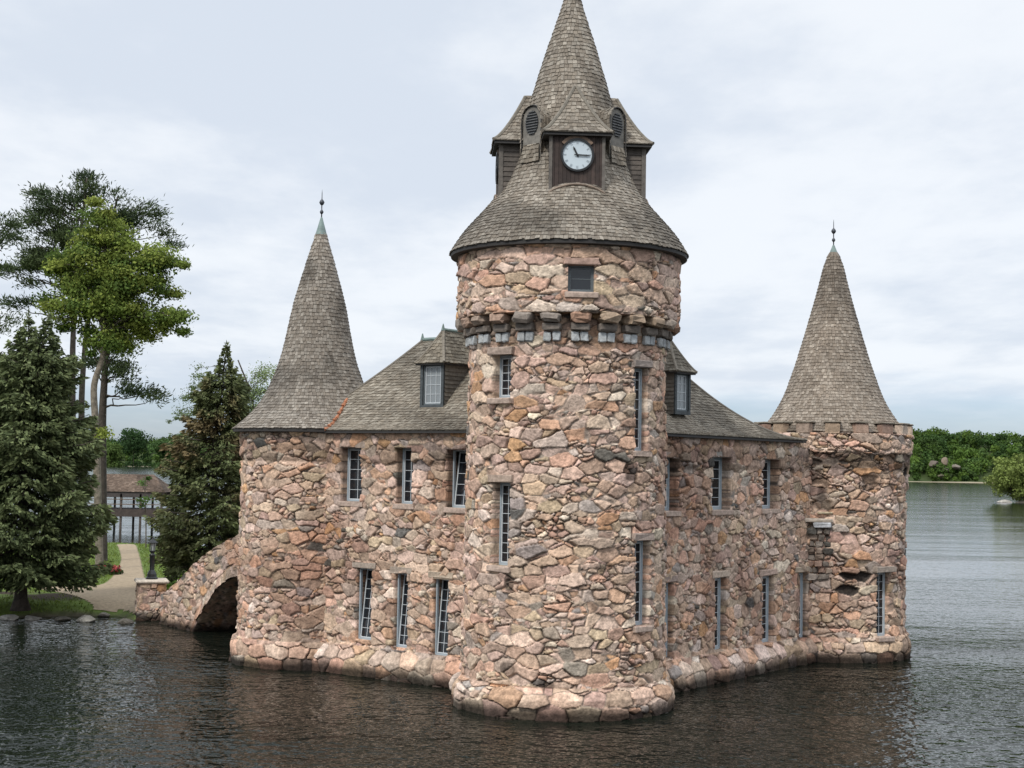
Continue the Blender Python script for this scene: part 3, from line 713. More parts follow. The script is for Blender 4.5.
# rear walls close the L-shaped house
def rear(a, b, seed):
    a, b = np.array(a), np.array(b); L = np.linalg.norm(b - a); u = (b - a) / L; n = np.array([u[1], -u[0]])
    us = np.arange(0, L + .1, .1); zs = np.arange(-.5, EAVE_Z, .1)
    def pos(U, V):
        q = a + U[..., None] * u; return np.concatenate([q, V[..., None]], -1), np.broadcast_to(np.array([n[0], n[1], 0.0]), U.shape + (3,))
    wall_grid('rear_wall', us, zs, pos, [], False, lambda U, V: (lambda r: (r[0], weather(r[1], V, U, seed)))(stones(U, V, .5, .3, seed)), castle)
WD = 6.0
rear(P0 + UL * 12 + UR * WD, P0 + UL * WD + UR * WD, 201); rear(P0 + UL * WD + UR * WD, P0 + UL * WD + UR * 13.2, 202)
rear(P0 + UL * WD + UR * 13.2, P0 + UR * 13.2, 203); rear(P0 + UL * 12, P0 + UL * 12 + UR * WD, 204)

# ---- wing roofs: bell-cast hips meeting behind the tower
OV = .32
g_roof = lambda t: t ** 1.30
def pw(a, b): return P0 + UL * a + UR * b
mb = MB(); rng = np.random.default_rng(8); CR = .14
SL, SR = 13.0, 12.75
fac = [
    (pw(SL + OV, -OV), pw(-OV, -OV), pw(9.55, 3), pw(3, 3)),                 # left wing front
    (pw(-OV, -OV), pw(-OV, SR + OV), pw(3, 3), pw(3, 7.6)),                  # right wing front
    (pw(SL + OV, WD + OV), pw(SL + OV, -OV), pw(9.55, 3), pw(9.55, 3)),      # left hip
    (pw(-OV, SR + OV), pw(WD + OV, SR + OV), pw(3, 7.6), pw(3, 7.6)),        # right hip
    (pw(WD + OV, WD + OV), pw(SL + OV, WD + OV), pw(3, 3), pw(9.55, 3)),     # rear left
    (pw(WD + OV, SR + OV), pw(WD + OV, WD + OV), pw(3, 7.6), pw(3, 3)),      # rear right
]
PT = []
gR = lambda t: t ** 1.75
for k, (A, B, C, D) in enumerate(fac):
    rows, pt = facet_rows(A, B, C, D, EAVE_Z, RIDGE_Z, gR if k in (1, 3, 5) else g_roof, CR, rng, under=mb); PT.append(pt); shingle_rows(mb, rows, rng, .13, .026, (1.02, 1.0, .92))
roof = mb.build('wing_roof', MAT['shingle'], castle)
mb = MB()
for a, b, off in ((pw(SL + OV, -OV), pw(-OV, -OV), NL), (pw(-OV, -OV), pw(-OV, SR + OV), NR), (pw(-OV, SR + OV), pw(WD + OV, SR + OV), UR)):
    L = np.linalg.norm(b - a); u = (b - a) / L; fr = frame((*a, EAVE_Z), u, off)
    mb.box((0, -.34, -.095), (L, -.02, -.012), fr=fr)
mb.build('eave_board', MAT['fascia'], roof)
mb = MB()                                                                    # hips and ridges
for pt, f in ((PT[0], 0.), (PT[1], 1.), (PT[3], 1.)):
    mb = MB(); mb.tube(np.array([pt(f, t) + np.array([0, 0, .02]) for t in np.linspace(0, 1, 24)]), .055, 6, (.17, .15, .125)); mb.build('hip_cap', MAT['shingle'], roof)
mb = MB(); rl = [np.array([*pw(9.6, 3), RIDGE_Z + .03]), np.array([*pw(3, 3), RIDGE_Z + .03]), np.array([*pw(3, 7.6), RIDGE_Z + .03])]
mb.tube(rl[:2], .075, 6); mb.tube(rl[1:], .075, 6); mb.tube([rl[0] + [0, 0, -.05], rl[0] + [0, 0, .22]], [.09, .02], 6); mb.build('ridge_cap', MAT['copper'], roof)

# ---- wing dormers
def dormer(px, pyb, pyt, n, tdir, setback, side):
    f = hit_plane(px, (pyb + pyt) / 2, P0 - n * setback, n); zb = hit_plane(px, pyb, P0 - n * setback, n)[2]; zt = hit_plane(px, pyt, P0 - n * setback, n)[2]
    fr = frame((f[0], f[1], 0), tdir, n); hw, dp = .50, 2.3; rng = np.random.default_rng(int(px))
    mb = MB(); nb = 11
    for s_ in (-1, 1):                                                         # shingled cheeks
        for k in range(nb):
            z0 = zb - .12 + (zt - zb + .12) * k / nb; z1 = zb - .12 + (zt - zb + .12) * (k + 1) / nb
            V = np.array([[s_ * (hw + .035), 0, z0], [s_ * (hw + .035), -dp, z0], [s_ * (hw + .012), -dp, z1], [s_ * (hw + .012), 0, z1], [s_ * hw, 0, z0], [s_ * hw, -dp, z0]])
            Q = [[0, 1, 2, 3], [4, 5, 1, 0]]; mb.add(fr(V), [q if s_ < 0 else q[::-1] for q in Q], None, np.array((.15, .135, .115)) * rng.uniform(.7, 1.25))
    for x0, x1, z0, z1 in ((-hw, -hw + .11, zb - .12, zt), (hw - .11, hw, zb - .12, zt), (-hw + .11, hw - .11, zb - .12, zb), (-hw + .11, hw - .11, zt - .05, zt)):
        mb.box((x0, -.12, z0), (x1, .045, z1), (.075, .085, .09), fr=fr)
    body = mb.build('dormer', MAT['shingle'], castle)
    w = window(fr(np.array([[0, 0, (zb + zt - .05) / 2]]))[0], tdir, n, 2 * hw - .22, zt - .05 - zb, 2 if side else 3, 4, recess=.06, sill=False, frame_mat='dframe', pane='pglass', fw=.05, parent=body)
    for ch in list(w.children): ch.parent = body                                # keep the tree three levels deep
    mb = MB(); ov = .14; rz_ = zt + 1.13; a = hw + ov; g = lambda t: t ** 1.22
    A, B, Rr, Ll = fr(np.array([[-a, .2, 0], [a, .2, 0], [a, -dp - .6, 0], [-a, -dp - .6, 0]])); ap, bk = fr(np.array([[0, -.52, 0], [0, -dp - .6, 0]]))
    for q in ((A, B, ap, ap), (B, Rr, ap, bk), (Ll, A, bk, ap)):
        rows, pt = facet_rows(*q, zt - .01, rz_, g, .14, rng, under=mb); shingle_rows(mb, rows, rng, .17, .024, (1.02, 1.0, .9))
    for q, f_ in (((A, B, ap, ap), 0.), ((A, B, ap, ap), 1.)):
        pts = []
        _, pt = facet_rows(*q, zt - .01, rz_, g, .3, rng)
        for t in np.linspace(0, .97, 15): pts.append(pt(f_, t) + np.array([0, 0, .02]))
        mb.tube(pts, .05, 6, (.21, .185, .15))
    mb.build('dormer_roof', MAT['shingle'], body)
    mb = MB(); mb.box((-a + .03, -dp, zt - .07), (a - .03, .17, zt - .022), fr=fr); mb.build('eave_board', MAT['fascia'], body)
    mb = MB(); rp = fr(np.array([[0, -.5, rz_ + .02], [0, -dp - .6, rz_ + .02]])); mb.tube(rp, .06, 6); mb.tube([rp[0] - [0, 0, .03], rp[0] + [0, 0, .2]], [.08, .015], 6)
    mb.build('ridge_cap', MAT['copper'], body)
dormer(432.5, 405, 363, NL, -UL, .80, 0); dormer(682, 411, 372, NR, UR, .80, 1)

# ---- tower roofs
def finial(c, z0, roof_o, cap_r, cap_z, hgt=1.0):
    mb = MB(); mb.lathe([(cap_r * 1.12, cap_z), (cap_r * .98, cap_z + .05), (.035, z0), (.0, z0 + .03)], c[0], c[1], 24); mb.build('copper_cap', MAT['copper'], roof_o, True)
    k = hgt
    mb = MB(); mb.lathe([(.022, z0 - .05), (.022, z0 + .12 * k), (.05, z0 + .15 * k), (.072, z0 + .20 * k), (.05, z0 + .25 * k), (.02, z0 + .29 * k), (.02, z0 + .44 * k), (.065, z0 + .48 * k), (.098, z0 + .55 * k), (.065, z0 + .62 * k), (.018, z0 + .67 * k), (.012, z0 + .9 * k), (.002, z0 + 1.02 * k)], c[0], c[1], 16)
    mb.build('finial', MAT['iron'], roof_o, True)
clr = cone_roof('tower_roof', [(3.58, 13.33), (3.24, 13.87), (2.7, 14.5), (2.34, 14.92), (2.04, 15.35), (1.83, 15.9), (1.62, 16.5), (1.40, 17.3), (1.19, 18.1), (.78, 19.5), (.30, 21.0), (.05, 21.9)], TC, castle, .132, .115, 31, (1.0, .98, .925), label='tall flared shingle roof with four clock dormers')
finial(TC, 22.0, clr, .14, 21.6)
lr = cone_roof('tower_roof', [(2.97, 8.15), (2.50, 8.54), (2.08, 9.02), (1.75, 9.6), (1.45, 10.34), (.87, 12.85), (.52, 14.1), (.17, 15.3), (.03, 15.85)], TL, castle, .132, .115, 32, (1.0, .985, .95), rmin=.18, label='left conical shingle roof over a flared eave')
finial(TL, 15.85, lr, .20, 15.22)
rr = cone_roof('tower_roof', [(2.78, 8.47), (2.40, 8.97), (1.97, 9.67), (1.57, 10.7), (1.2, 11.87), (.64, 13.85), (.25, 15.3), (.03, 15.82)], TR, castle, .132, .115, 33, (1.06, 1.0, .93), rmin=.24, label='right conical shingle roof inside a crenellated parapet')
finial(TR, 15.82, rr, .25, 15.25)

# ---- clock dormers (four) and arched vents (four) on the tall roof
FACE, HW = 2.17, .765
def clock_dormer(ang):
    n = np.array([math.sin(ang), -math.cos(ang)]); t = np.array([math.cos(ang), math.sin(ang)]); fr = frame((*TC, 0), t, n); rng = np.random.default_rng(int(ang * 10) + 3)
    zb, zt = 14.95, 16.62; mb = MB(); nb = 13
    for k in range(nb):                                                          # vertical boards of the face
        x0 = -HW + 2 * HW * k / nb; x1 = -HW + 2 * HW * (k + 1) / nb
        mb.box((x0 + .004, FACE - .08, zb), (x1 - .004, FACE + rng.uniform(-.004, .004), zt), np.array((.040, .026, .021)) * rng.uniform(.7, 1.45), fr=fr)
    for s_ in (-1, 1):
        mb.box((s_ * HW - .045, FACE - .10, zb - .15), (s_ * HW + .045, FACE + .03, zt), (.12, .105, .09), fr=fr)
        for k in range(12):                                                      # clapboard cheeks
            z0 = zb - .1 + (zt - zb + .1) * k / 12; z1 = zb - .1 + (zt - zb + .1) * (k + 1) / 12
            V = np.array([[s_ * (HW + .03), FACE - .09, z0], [s_ * (HW + .03), .7, z0], [s_ * (HW + .006), .7, z1], [s_ * (HW + .006), FACE - .09, z1], [s_ * HW, FACE - .09, z0], [s_ * HW, .7, z0]])
            Q = [[0, 1, 2, 3], [4, 5, 1, 0]]; mb.add(fr(V), [q if s_ < 0 else q[::-1] for q in Q], None, np.array((.085, .07, .058)) * rng.uniform(.75, 1.25))
    body = mb.build('clock_dormer', MAT['wood'], castle)
    mb = MB(); a = 1.02; A, B, R_, L_ = fr(np.array([[-a, 2.38, 0], [a, 2.38, 0], [a, .5, 0], [-a, .5, 0]])); ap, bk = fr(np.array([[0, 1.36, 0], [0, .5, 0]])); g = lambda t: t ** 1.38
    for q in ((A, B, ap, ap), (B, R_, ap, bk), (L_, A, bk, ap)):
        rows, pt = facet_rows(*q, zt, 18.22, g, .145, rng, under=mb); shingle_rows(mb, rows, rng, .14, .024, (1.0, .975, .91))
    _, pt = facet_rows(A, B, ap, ap, zt, 18.22, g, .3, rng)
    for f_ in (0., 1.): mb.tube([pt(f_, u) + np.array([0, 0, .02]) for u in np.linspace(0, .97, 16)], .055, 6, (.185, .165, .135))
    mb.build('dormer_roof', MAT['shingle'], body)
    mb = MB(); mb.box((-a + .03, .9, zt - .09), (a - .03, 2.34, zt - .022), fr=fr); mb.build('eave_board', MAT['fascia'], body)
    # clock
    zc = 15.98; cr = .44
    def disc(r, y0, y1, k=40):
        th = np.arange(k) * 2 * math.pi / k; V = [np.stack([r * np.cos(th), np.full(k, y), zc + r * np.sin(th)], -1) for y in (y0, y1)]
        V = np.vstack(V + [[[0, y1, zc]]]); j = np.arange(k); j2 = (j + 1) % k
        return fr(V), np.stack([j, j2, j2 + k, j + k], -1), np.stack([j + k, j2 + k, np.full(k, 2 * k)], -1)
    def ring(r0, r1, y0, y1, k=48, a0=0, a1=2 * math.pi):
        th = np.linspace(a0, a1, k + 1); P = []
        for r, y in ((r0, y0), (r0, y1), (r1, y1), (r1, y0)): P.append(np.stack([r * np.cos(th), np.full(k + 1, y), zc + r * np.sin(th)], -1))
        V = np.stack(P, 1).reshape(-1, 3); Q = []
        for j in range(k):
            for e in range(4): Q.append([j * 4 + e, j * 4 + (e + 1) % 4, (j + 1) * 4 + (e + 1) % 4, (j + 1) * 4 + e])
        return fr(V), Q
    mbd = MB(); mbd.add(*disc(cr, FACE - .02, FACE + .03), c=(.56, .63, .67))
    mb = MB(); mb.add(*ring(cr - .015, cr + .045, FACE - .02, FACE + .07)); mb.build('dial_rim', MAT['black'], body)
    mb = MB(); mb.add(*ring(cr + .05, cr + .14, FACE - .02, FACE + .05, 24, math.radians(38), math.radians(142)), c=(.20, .135, .095)); mb.build('hood_mould', MAT['wood'], body)
    mb = MB()
    y0, y1 = FACE + .032, FACE + .036
    def bar(ang_, r0, r1, w0, off=0.0):                                          # strokes of the numerals and ticks
        c_, s_ = math.sin(ang_), math.cos(ang_); px_, pz_ = s_, -c_
        V = [[c_ * r + px_ * (q * w0 + off), y, zc + s_ * r + pz_ * (q * w0 + off)] for y in (y0, y1) for r, q in ((r0, -1), (r0, 1), (r1, 1), (r1, -1))]
        mbd.add(fr(np.array(V)), c=(.30, .34, .37), Q=[[4, 5, 6, 7], [0, 1, 5, 4], [1, 2, 6, 5], [2, 3, 7, 6], [3, 0, 4, 7]])
    strokes = {1: 1, 2: 2, 3: 3, 4: 3, 5: 2, 6: 3, 7: 3, 8: 3, 9: 2, 10: 2, 11: 3, 12: 3}
    for hnum, k in strokes.items():
        for j in range(k): bar(math.radians(hnum * 30), .315, .395, .005, (j - (k - 1) / 2) * .022)
    for mnt in range(60): bar(math.radians(mnt * 6), .405, .42, .003)
    mbd.build('dial', MAT['dial'], body)
    def hand(name, ang_, L, w, tail, yy):
        mb = MB(); c_, s_ = math.sin(ang_), math.cos(ang_); px_, pz_ = s_, -c_
        out = [(-tail, .8 * w), (0, 1.1 * w), (L * .55, w), (L * .72, 1.25 * w), (L, .15 * w)]; V = []
        for y in (yy, yy + .012):
            for sg in (1, -1):
                for r, q in out: V.append([c_ * r + px_ * q * sg, y, zc + s_ * r + pz_ * q * sg])
        n5 = 5; Q = []
        for i in range(n5 - 1):
            Q.append([10 + i, 10 + i + 1, 15 + i + 1, 15 + i]); Q.append([i, i + 1, 11 + i, 10 + i]); Q.append([5 + i, 15 + i, 16 + i, 6 + i])
        mb.add(fr(np.array(V)), Q); mb.build(name, MAT['black'], body)
    hand('hour_hand', math.radians(333), .27, .024, .06, FACE + .045); hand('minute_hand', math.radians(92), .37, .018, .09, FACE + .062)
    mb = MB(); th = np.linspace(math.radians(55), math.radians(125), 20)           # curved trim at the foot of the face
    rr_ = 1.42; pts = fr(np.stack([rr_ * np.cos(th), np.full(20, FACE + .09), 15.12 - rr_ + rr_ * np.sin(th)], -1)); mb.tube(pts, .035, 6, (.22, .165, .125)); mb.build('foot_trim', MAT['wood'], body)
    return body
CA = math.radians(3.2)
for k in range(4): clock_dormer(CA + k * math.pi / 2)
def vent_dormer(ang):
    n = np.array([math.sin(ang), -math.cos(ang)]); t = np.array([math.cos(ang), math.sin(ang)]); fr = frame((*TC, 0), t, n); rng = np.random.default_rng(int(ang * 7) + 5)
    yf, w, zs, zb = 1.77, .35, 17.22, 16.0
    th = np.linspace(0, math.pi, 17); arch = lambda r, z0: np.concatenate([[[r, z0]], np.stack([r * np.cos(th), zs + r * 1.05 * np.sin(th)], -1), [[-r, z0]]])
    mb = MB(); o_ = arch(w, zb); m = len(o_)
    V = np.array([[x, y, z] for y in (yf - .06, yf) for x, z in o_] + [[0, yf, 17.0]]); j = np.arange(m); j1 = (j + 1) % m
    mb.add(fr(V), np.stack([j, j1, j1 + m, j + m], -1), np.stack([j + m, j1 + m, np.full(m, 2 * m)], -1), (.19, .175, .152))
    body = mb.build('vent_dormer', MAT['wood'], castle)
    mb = MB(); outr = arch(w + .02, zb + .2); seg = np.linalg.norm(np.diff(outr, axis=0), axis=1); ss = np.concatenate([[0], np.cumsum(seg)])
    rows = []; P = lambda f, y, lift=0: fr(np.stack([np.interp(f * ss[-1], ss, outr[:, 0]), np.full(np.shape(f), y), np.interp(f * ss[-1], ss, outr[:, 1])], -1))
    def nrm(f):
        x, z = np.interp(f * ss[-1], ss, outr[:, 0]), np.interp(f * ss[-1], ss, outr[:, 1]); d = np.stack([x, 0 * x, np.maximum(z - zs, 0)], -1); d /= np.linalg.norm(d, axis=1)[:, None] + 1e-9
        return d[:, :1] * np.array([*t, 0]) + d[:, 2:] * np.array([0, 0, 1.0])
    for k in range(9): rows.append(((lambda f, y=yf + .06 - k * .14: P(f, y)), (lambda f, y=yf + .06 - k * .14 - .22: P(f, y)), nrm, ss[-1], False))
    shingle_rows(mb, rows, rng, .13, .03, (.98, .96, .90))
    q = fr(np.array([[-.36, 1.865, 0], [.36, 1.865, 0], [.30, yf + .02, 0], [-.30, yf + .02, 0]]))      # apron at the foot
    rows, _ = facet_rows(q[0], q[1], q[3], q[2], 15.92, 16.46, lambda t: t, .13, rng, under=mb); shingle_rows(mb, rows, rng, .115, .026, (1.0, .97, .89))
    mb.build('hood', MAT['shingle'], body)
    mb = MB(); ed = arch(w + .03, zb + .25); mb.tube(fr(np.array([[x, yf + .04, z] for x, z in ed])), .022, 6); mb.build('hood_edge', MAT['fascia'], body)
    mb = MB(); th2 = np.arange(28) * 2 * math.pi / 28; V = np.array([[.245 * math.cos(a), yf + .012, 17.10 + .36 * math.sin(a)] for a in th2] + [[0, yf + .012, 17.10]])
    mb.add(fr(V), None, [[k, (k + 1) % 28, 28] for k in range(28)]); mb.build('vent_opening', MAT['black'], body)
    mb = MB()
    for k in range(9):
        z = 17.10 - .32 + k * .08; hw = .245 * math.sqrt(max(1 - ((z - 17.10) / .36) ** 2, .05)); mb.box((-hw, yf + .015, z - .012), (hw, yf + .05, z + .012), (.12, .12, .12), fr=fr)
    mb.build('louvre', MAT['wood'], body)
for k in range(4): vent_dormer(CA + math.pi / 4 + k * math.pi / 2)

# ---- machicolation ring on the central tower
NC = 24
def corbel(k):
    a = CA - math.pi / 2 + (k + .08) * 2 * math.pi / NC; n = np.array([math.cos(a), math.sin(a)]); t = np.array([-n[1], n[0]]); fr = frame((*TC, 0), t, n); rng = np.random.default_rng(k + 60)
    c1 = PAL[rng.integers(0, 6)] * .75
    mb = MB(); mb.box((-.28, 2.9, 11.05), (.28, 3.34 + rng.uniform(-.03, .05), 11.36), c1, fr=fr, bev=.085, jit=.022, rng=rng)
    mb.box((-.27, 2.9, 10.82), (.27, 3.14, 11.045), PAL[4] * .55, fr=fr, bev=.04, jit=.012, rng=rng)
    o = mb.build('corbel', MAT['slab'], castle)
    mb = MB(); v = rng.uniform(.8, 1.1)
    mb.box((-.24, 2.9, 10.53), (-.012, 3.055, 10.80), np.array((.45, .46, .455)) * v, fr=fr, bev=.03, jit=.01, rng=rng)
    mb.box((.012, 2.9, 10.53), (.24, 3.055, 10.80), np.array((.40, .415, .42)) * v, fr=fr, bev=.03, jit=.01, rng=rng)
    mb.build('pale_block', MAT['slab'], o)
for k in range(NC): corbel(k)
# ---- merlons of the right tower
NM = 17
for k in range(NM):
    a = -math.pi / 2 + (k + .42) * 2 * math.pi / NM; n = np.array([math.cos(a), math.sin(a)]); t = np.array([-n[1], n[0]]); fr = frame((*TR, 0), t, n); rng = np.random.default_rng(k + 160)
    mb = MB(); mb.box((-.27, 2.66, 8.40), (.27, 2.99, 8.78), PAL[rng.choice([0, 2, 3, 5, 9])] * .75, fr=fr, bev=.03, jit=.012, rng=rng); o = mb.build('merlon', MAT['slab'], castle)
    mb = MB(); mb.box((-.32, 2.50, 8.785), (.32, 3.03, 8.85), (.20, .175, .14), fr=fr, bev=.02, jit=.008, rng=rng); mb.build('cap_slab', MAT['slab'], o)
# ---- shelf stones at the junction with the right tower
q = hit_plane(817, 520, P0, NR); uq = (q[:2] - P0) @ UR
hs = hit_cyl(820, 519, TR, 2.80); sn_ = np.array([-.15, -.989]); fr = frame((hs[0], hs[1], 0), (.989, -.15), sn_)
zl = hs[2]
mb = MB(); rng = np.random.default_rng(4)
mb.box((-.58, -.7, zl - .13), (.46, .20, zl + .02), (.42, .36, .30), fr=fr, bev=.03, jit=.012, rng=rng)
mb.box((-.10, -.7, zl + .17), (.46, .12, zl + .27), (.40, .33, .23), fr=fr, bev=.03, jit=.012, rng=rng)
mb.box((-.25, -.6, zl - .30), (.40, .22, zl - .135), (.44, .45, .47), fr=fr, bev=.03, jit=.012, rng=rng)
for r in range(8):
    x = -.58 + rng.uniform(0, .12)
    while x < .36:
        w = rng.uniform(.2, .45); z0 = zl - .32 - (r + 1) * .24
        mb.box((x, -.7, z0), (min(x + w, .48), .06 + rng.uniform(-.06, .10) - r * .01, z0 + .225), PAL[rng.choice([4, 5, 6, 4, 9])] * rng.uniform(.35, .85) * (1 if r < 5 else 1.3), fr=fr, bev=.05, jit=.02, rng=rng); x += w + .02
mb.build('shelf_stones', MAT['slab'], castle)['label'] = 'weathered slab shelf over dark grey stones'
# ---- copper valley between left cone and wing roof
lp, ls = dense([(2.97, 8.08), (2.50, 8.50), (2.08, 9.0), (1.75, 9.6), (1.45, 10.34), (.87, 12.85)]); pts = []
for t in np.linspace(0.0, .95, 40):
    f = np.linspace(0, .6, 400); q = PT[0](f, t); d = np.hypot(q[:, 0] - TL[0], q[:, 1] - TL[1]); rc = np.interp(q[:, 2], lp[:, 1], lp[:, 0])
    k = np.argmax(d > rc)
    if d[0] > rc[0]: break
    pts.append(q[k] + np.array([0.0, -.02, .035]))
if len(pts) > 3:
    mb = MB(); pts = np.array(pts)
    for i in range(0, len(pts) - 3, 2): mb.tube(pts[i:i + 3] + [0, 0, .015 * (i % 4)], [.075, .06, .035], 6)
    mb.build('valley_flashing', MAT['newcopper'], castle)

# ================================================================== BRIDGE, PIER, LAMP
BA = np.array([-15.0, 64.9]); BE = np.array([.58, -.815]); BE /= np.linalg.norm(BE); BN = np.array([BE[1], -BE[0]])
bridge = empty('stone_bridge', (BA[0] + BE[0] * 5, BA[1] + BE[1] * 5, 0), 'humped rubble stone footbridge with a dark arch between the island and the castle', 'bridge')
def bs(px, py):
    q = hit_plane(px, py, BA, BN); return (q[:2] - BA) @ BE, q[2]
tops = sorted([bs(*p) for p in ((166, 592), (172, 586), (182, 576), (192, 566), (204, 556), (216, 547), (228, 540), (240, 534))])
tops = [(tops[0][0] - .6, tops[0][1] - .15)] + tops + [(tops[-1][0] + 1.5, tops[-1][1] + .35), (12.5, tops[-1][1] + .3)]
tz = lambda s_: np.interp(s_, [p[0] for p in tops], [p[1] for p in tops])
s0, sc_ = bs(190, 621)[0], bs(240, 575); s1 = sc_[0] + .6; hc_ = sc_[1] + .03
def arch_z(s_):
    k = np.clip((s1 - s_) / (s1 - s0), -1, 1); return np.where(np.abs((s1 - s_) / (s1 - s0)) < 1, -.45 + (hc_ + .45) * np.maximum(1 - np.abs(k) ** 2.0, 0) ** .85, -.5)
BW = 4.6
us = np.concatenate([np.arange(tops[0][0], s0, .05), s0 + (s1 - s0) * (1 - np.cos(np.linspace(0, math.pi / 2, 90))), np.arange(s1 + .05, 11.8, .06)]); vs = np.linspace(0, 1, 90)
def bpos(off, nn, solid=False):
    def pos(U, V):
        lo, hi = (arch_z(U) if not solid else np.full(U.shape, -.5)), tz(U); q = BA + U[..., None] * BE + off * BN
        return np.concatenate([q, (lo + (hi - lo) * V)[..., None]], -1), np.broadcast_to(np.array([nn[0], nn[1], 0.0]), U.shape + (3,))
    return pos
def bsf(U, V):
    lo, hi = arch_z(U), tz(U); z = lo + (hi - lo) * V
    h, col = stones(U, z, .44, .27, 303, None, .06, split=.10)
    h2, c2 = stones(U * 1.0, (z - lo), .30, .55, 313, None, .05, split=0); k = (z - lo < .42) & (lo > -.4)
    h = np.where(k, h2, h); col = np.where(k[..., None], c2, col)
    return h, weather(col * np.array((.98, 1.0, 1.02)), z, U, 303, .25)
wall_grid('parapet_wall', us, vs, bpos(0, BN), [], False, bsf, bridge); wall_grid('parapet_wall', us[::3], vs[::3], bpos(-BW, -BN, True), [], False, bsf, bridge)
wall_grid('parapet_wall', us[::3], np.linspace(.3, 1, 40), bpos(-.4, -BN), [], False, bsf, bridge); wall_grid('parapet_wall', us[::3], np.linspace(.3, 1, 40), bpos(-BW + .4, BN), [], False, bsf, bridge)
def strip(name, zf, o0, o1, nv, seed, lift, kw=(.4, .3)):
    ds = np.concatenate([[0], np.cumsum(np.hypot(np.diff(us), np.diff(zf(us))))])
    w = np.linspace(o0, o1, nv)
    def pos(U, V):
        q = BA + U[..., None] * BE + V[..., None] * BN; z = zf(U)
        return np.concatenate([q, z[..., None]], -1), np.broadcast_to(np.array([0, 0, 1.0]), U.shape + (3,))
    def sf(U, V):
        h, c = stones(np.interp(U, us, ds), V, *kw, seed); return h * lift, weather(c, zf(U), U, seed, .3)
    wall_grid(name, us, w, pos, [], False, sf, bridge)
strip('arch_soffit', arch_z, -BW, 0, 40, 330, -.5); strip('coping', tz, -.40, 0.0, 12, 331, .9, (.34, .42)); strip('coping', tz, -BW, -BW + .4, 10, 332, .9, (.34, .42))
strip('deck', lambda s_: np.maximum(tz(s_) - .9, .72), -BW + .35, -.35, 20, 333, .1)

pc = ground(147.5, 620.5, 0); pc = np.array([pc[0], pc[1] + .55])
pier = empty('stone_pier', (pc[0], pc[1], 0), 'squat rubble stone pier with a pale cap slab at the foot of the bridge', 'pier')
tower('pier_wall', pc, [(.64, -.5), (.64, 1.60)], [], 411, .03, .30, .22, .045, plinth=0, rh=.72, sq=.30, parent=pier, wet=.34)
mb = MB(); cs, sn = math.cos(.30), math.sin(.30)
mb.box((-.72, -.72, 1.60), (.72, .72, 1.76), (.52, .45, .37), fr=lambda V: np.stack([pc[0] + V[:, 0] * cs - V[:, 1] * sn, pc[1] + V[:, 0] * sn + V[:, 1] * cs, V[:, 2]], -1), bev=.06)
mb.build('cap_slab', MAT['slab'], pier)
lz = 1.765
lamp = empty('lamp_post', (pc[0], pc[1], lz), 'short black lantern lamp standing on the stone pier beside the bridge', 'lamp')
mb = MB(); mb.lathe([(0, lz), (.27, lz), (.27, lz + .06), (.22, lz + .10), (.21, lz + .22), (.15, lz + .34), (.11, lz + .40)], pc[0], pc[1], 8); mb.build('base', MAT['black'], lamp)
mb = MB(); mb.lathe([(.11, lz + .40), (.105, lz + .45), (.115, lz + 1.0), (.15, lz + 1.05), (.10, lz + 1.10), (.07, lz + 1.14), (.13, lz + 1.19), (.13, lz + 1.21)], pc[0], pc[1], 16); mb.build('shaft', MAT['black'], lamp, True)
mb = MB()
for k in range(6):
    a = k * math.pi / 3 + .2; mb.tube([(pc[0] + .125 * math.cos(a), pc[1] + .125 * math.sin(a), lz + 1.21), (pc[0] + .17 * math.cos(a), pc[1] + .17 * math.sin(a), lz + 1.58)], .014, 5)
mb.lathe([(.0, lz + 1.205), (.14, lz + 1.21), (.14, lz + 1.24), (.0, lz + 1.245)], pc[0], pc[1], 6); cage = mb.build('lantern', MAT['black'], lamp)
mb = MB(); mb.lathe([(.10, lz + 1.245), (.145, lz + 1.57), (0, lz + 1.575)], pc[0], pc[1], 6); mb.build('glass', MAT['lampglass'], cage)
mb = MB(); mb.lathe([(.0, lz + 1.575), (.23, lz + 1.58), (.22, lz + 1.61), (.12, lz + 1.70), (.05, lz + 1.74), (.02, lz + 1.80), (.035, lz + 1.83), (.01, lz + 1.88), (0, lz + 1.9)], pc[0], pc[1], 12); mb.build('lamp_cap', MAT['black'], cage)

# ================================================================== TREES
BARK = np.array((.10, .08, .065))
def branch_pts(a, b, sag, n=6, rng=None, wob=.0):
    a, b = np.array(a, float), np.array(b, float); t = np.linspace(0, 1, n)[:, None]; p = a + (b - a) * t
    p[:, 2] += sag * 4 * (t * (1 - t))[:, 0]
    if wob: p[1:-1] += rng.normal(0, wob, (n - 2, 3))
    return p
def needle_sprays(pts, dirs, rng, ln, wd, cols, cvar=.3):
    """narrow needle sprays that point along dirs"""
    n = len(pts); side = np.cross(dirs, rng.normal(0, 1, (n, 3))); side /= np.linalg.norm(side, axis=1)[:, None] + 1e-9
    l = ln * rng.uniform(.6, 1.4, n)[:, None]; w = wd * rng.uniform(.6, 1.4, n)[:, None]
    V = np.stack([pts - side * w * .5, pts + dirs * l * .45 - side * w, pts + dirs * l, pts + dirs * l * .5 + side * w], 1).reshape(-1, 3)
    c = cols * rng.uniform(1 - cvar, 1 + cvar, n)[:, None]
    return V, np.repeat(c, 4, 0)
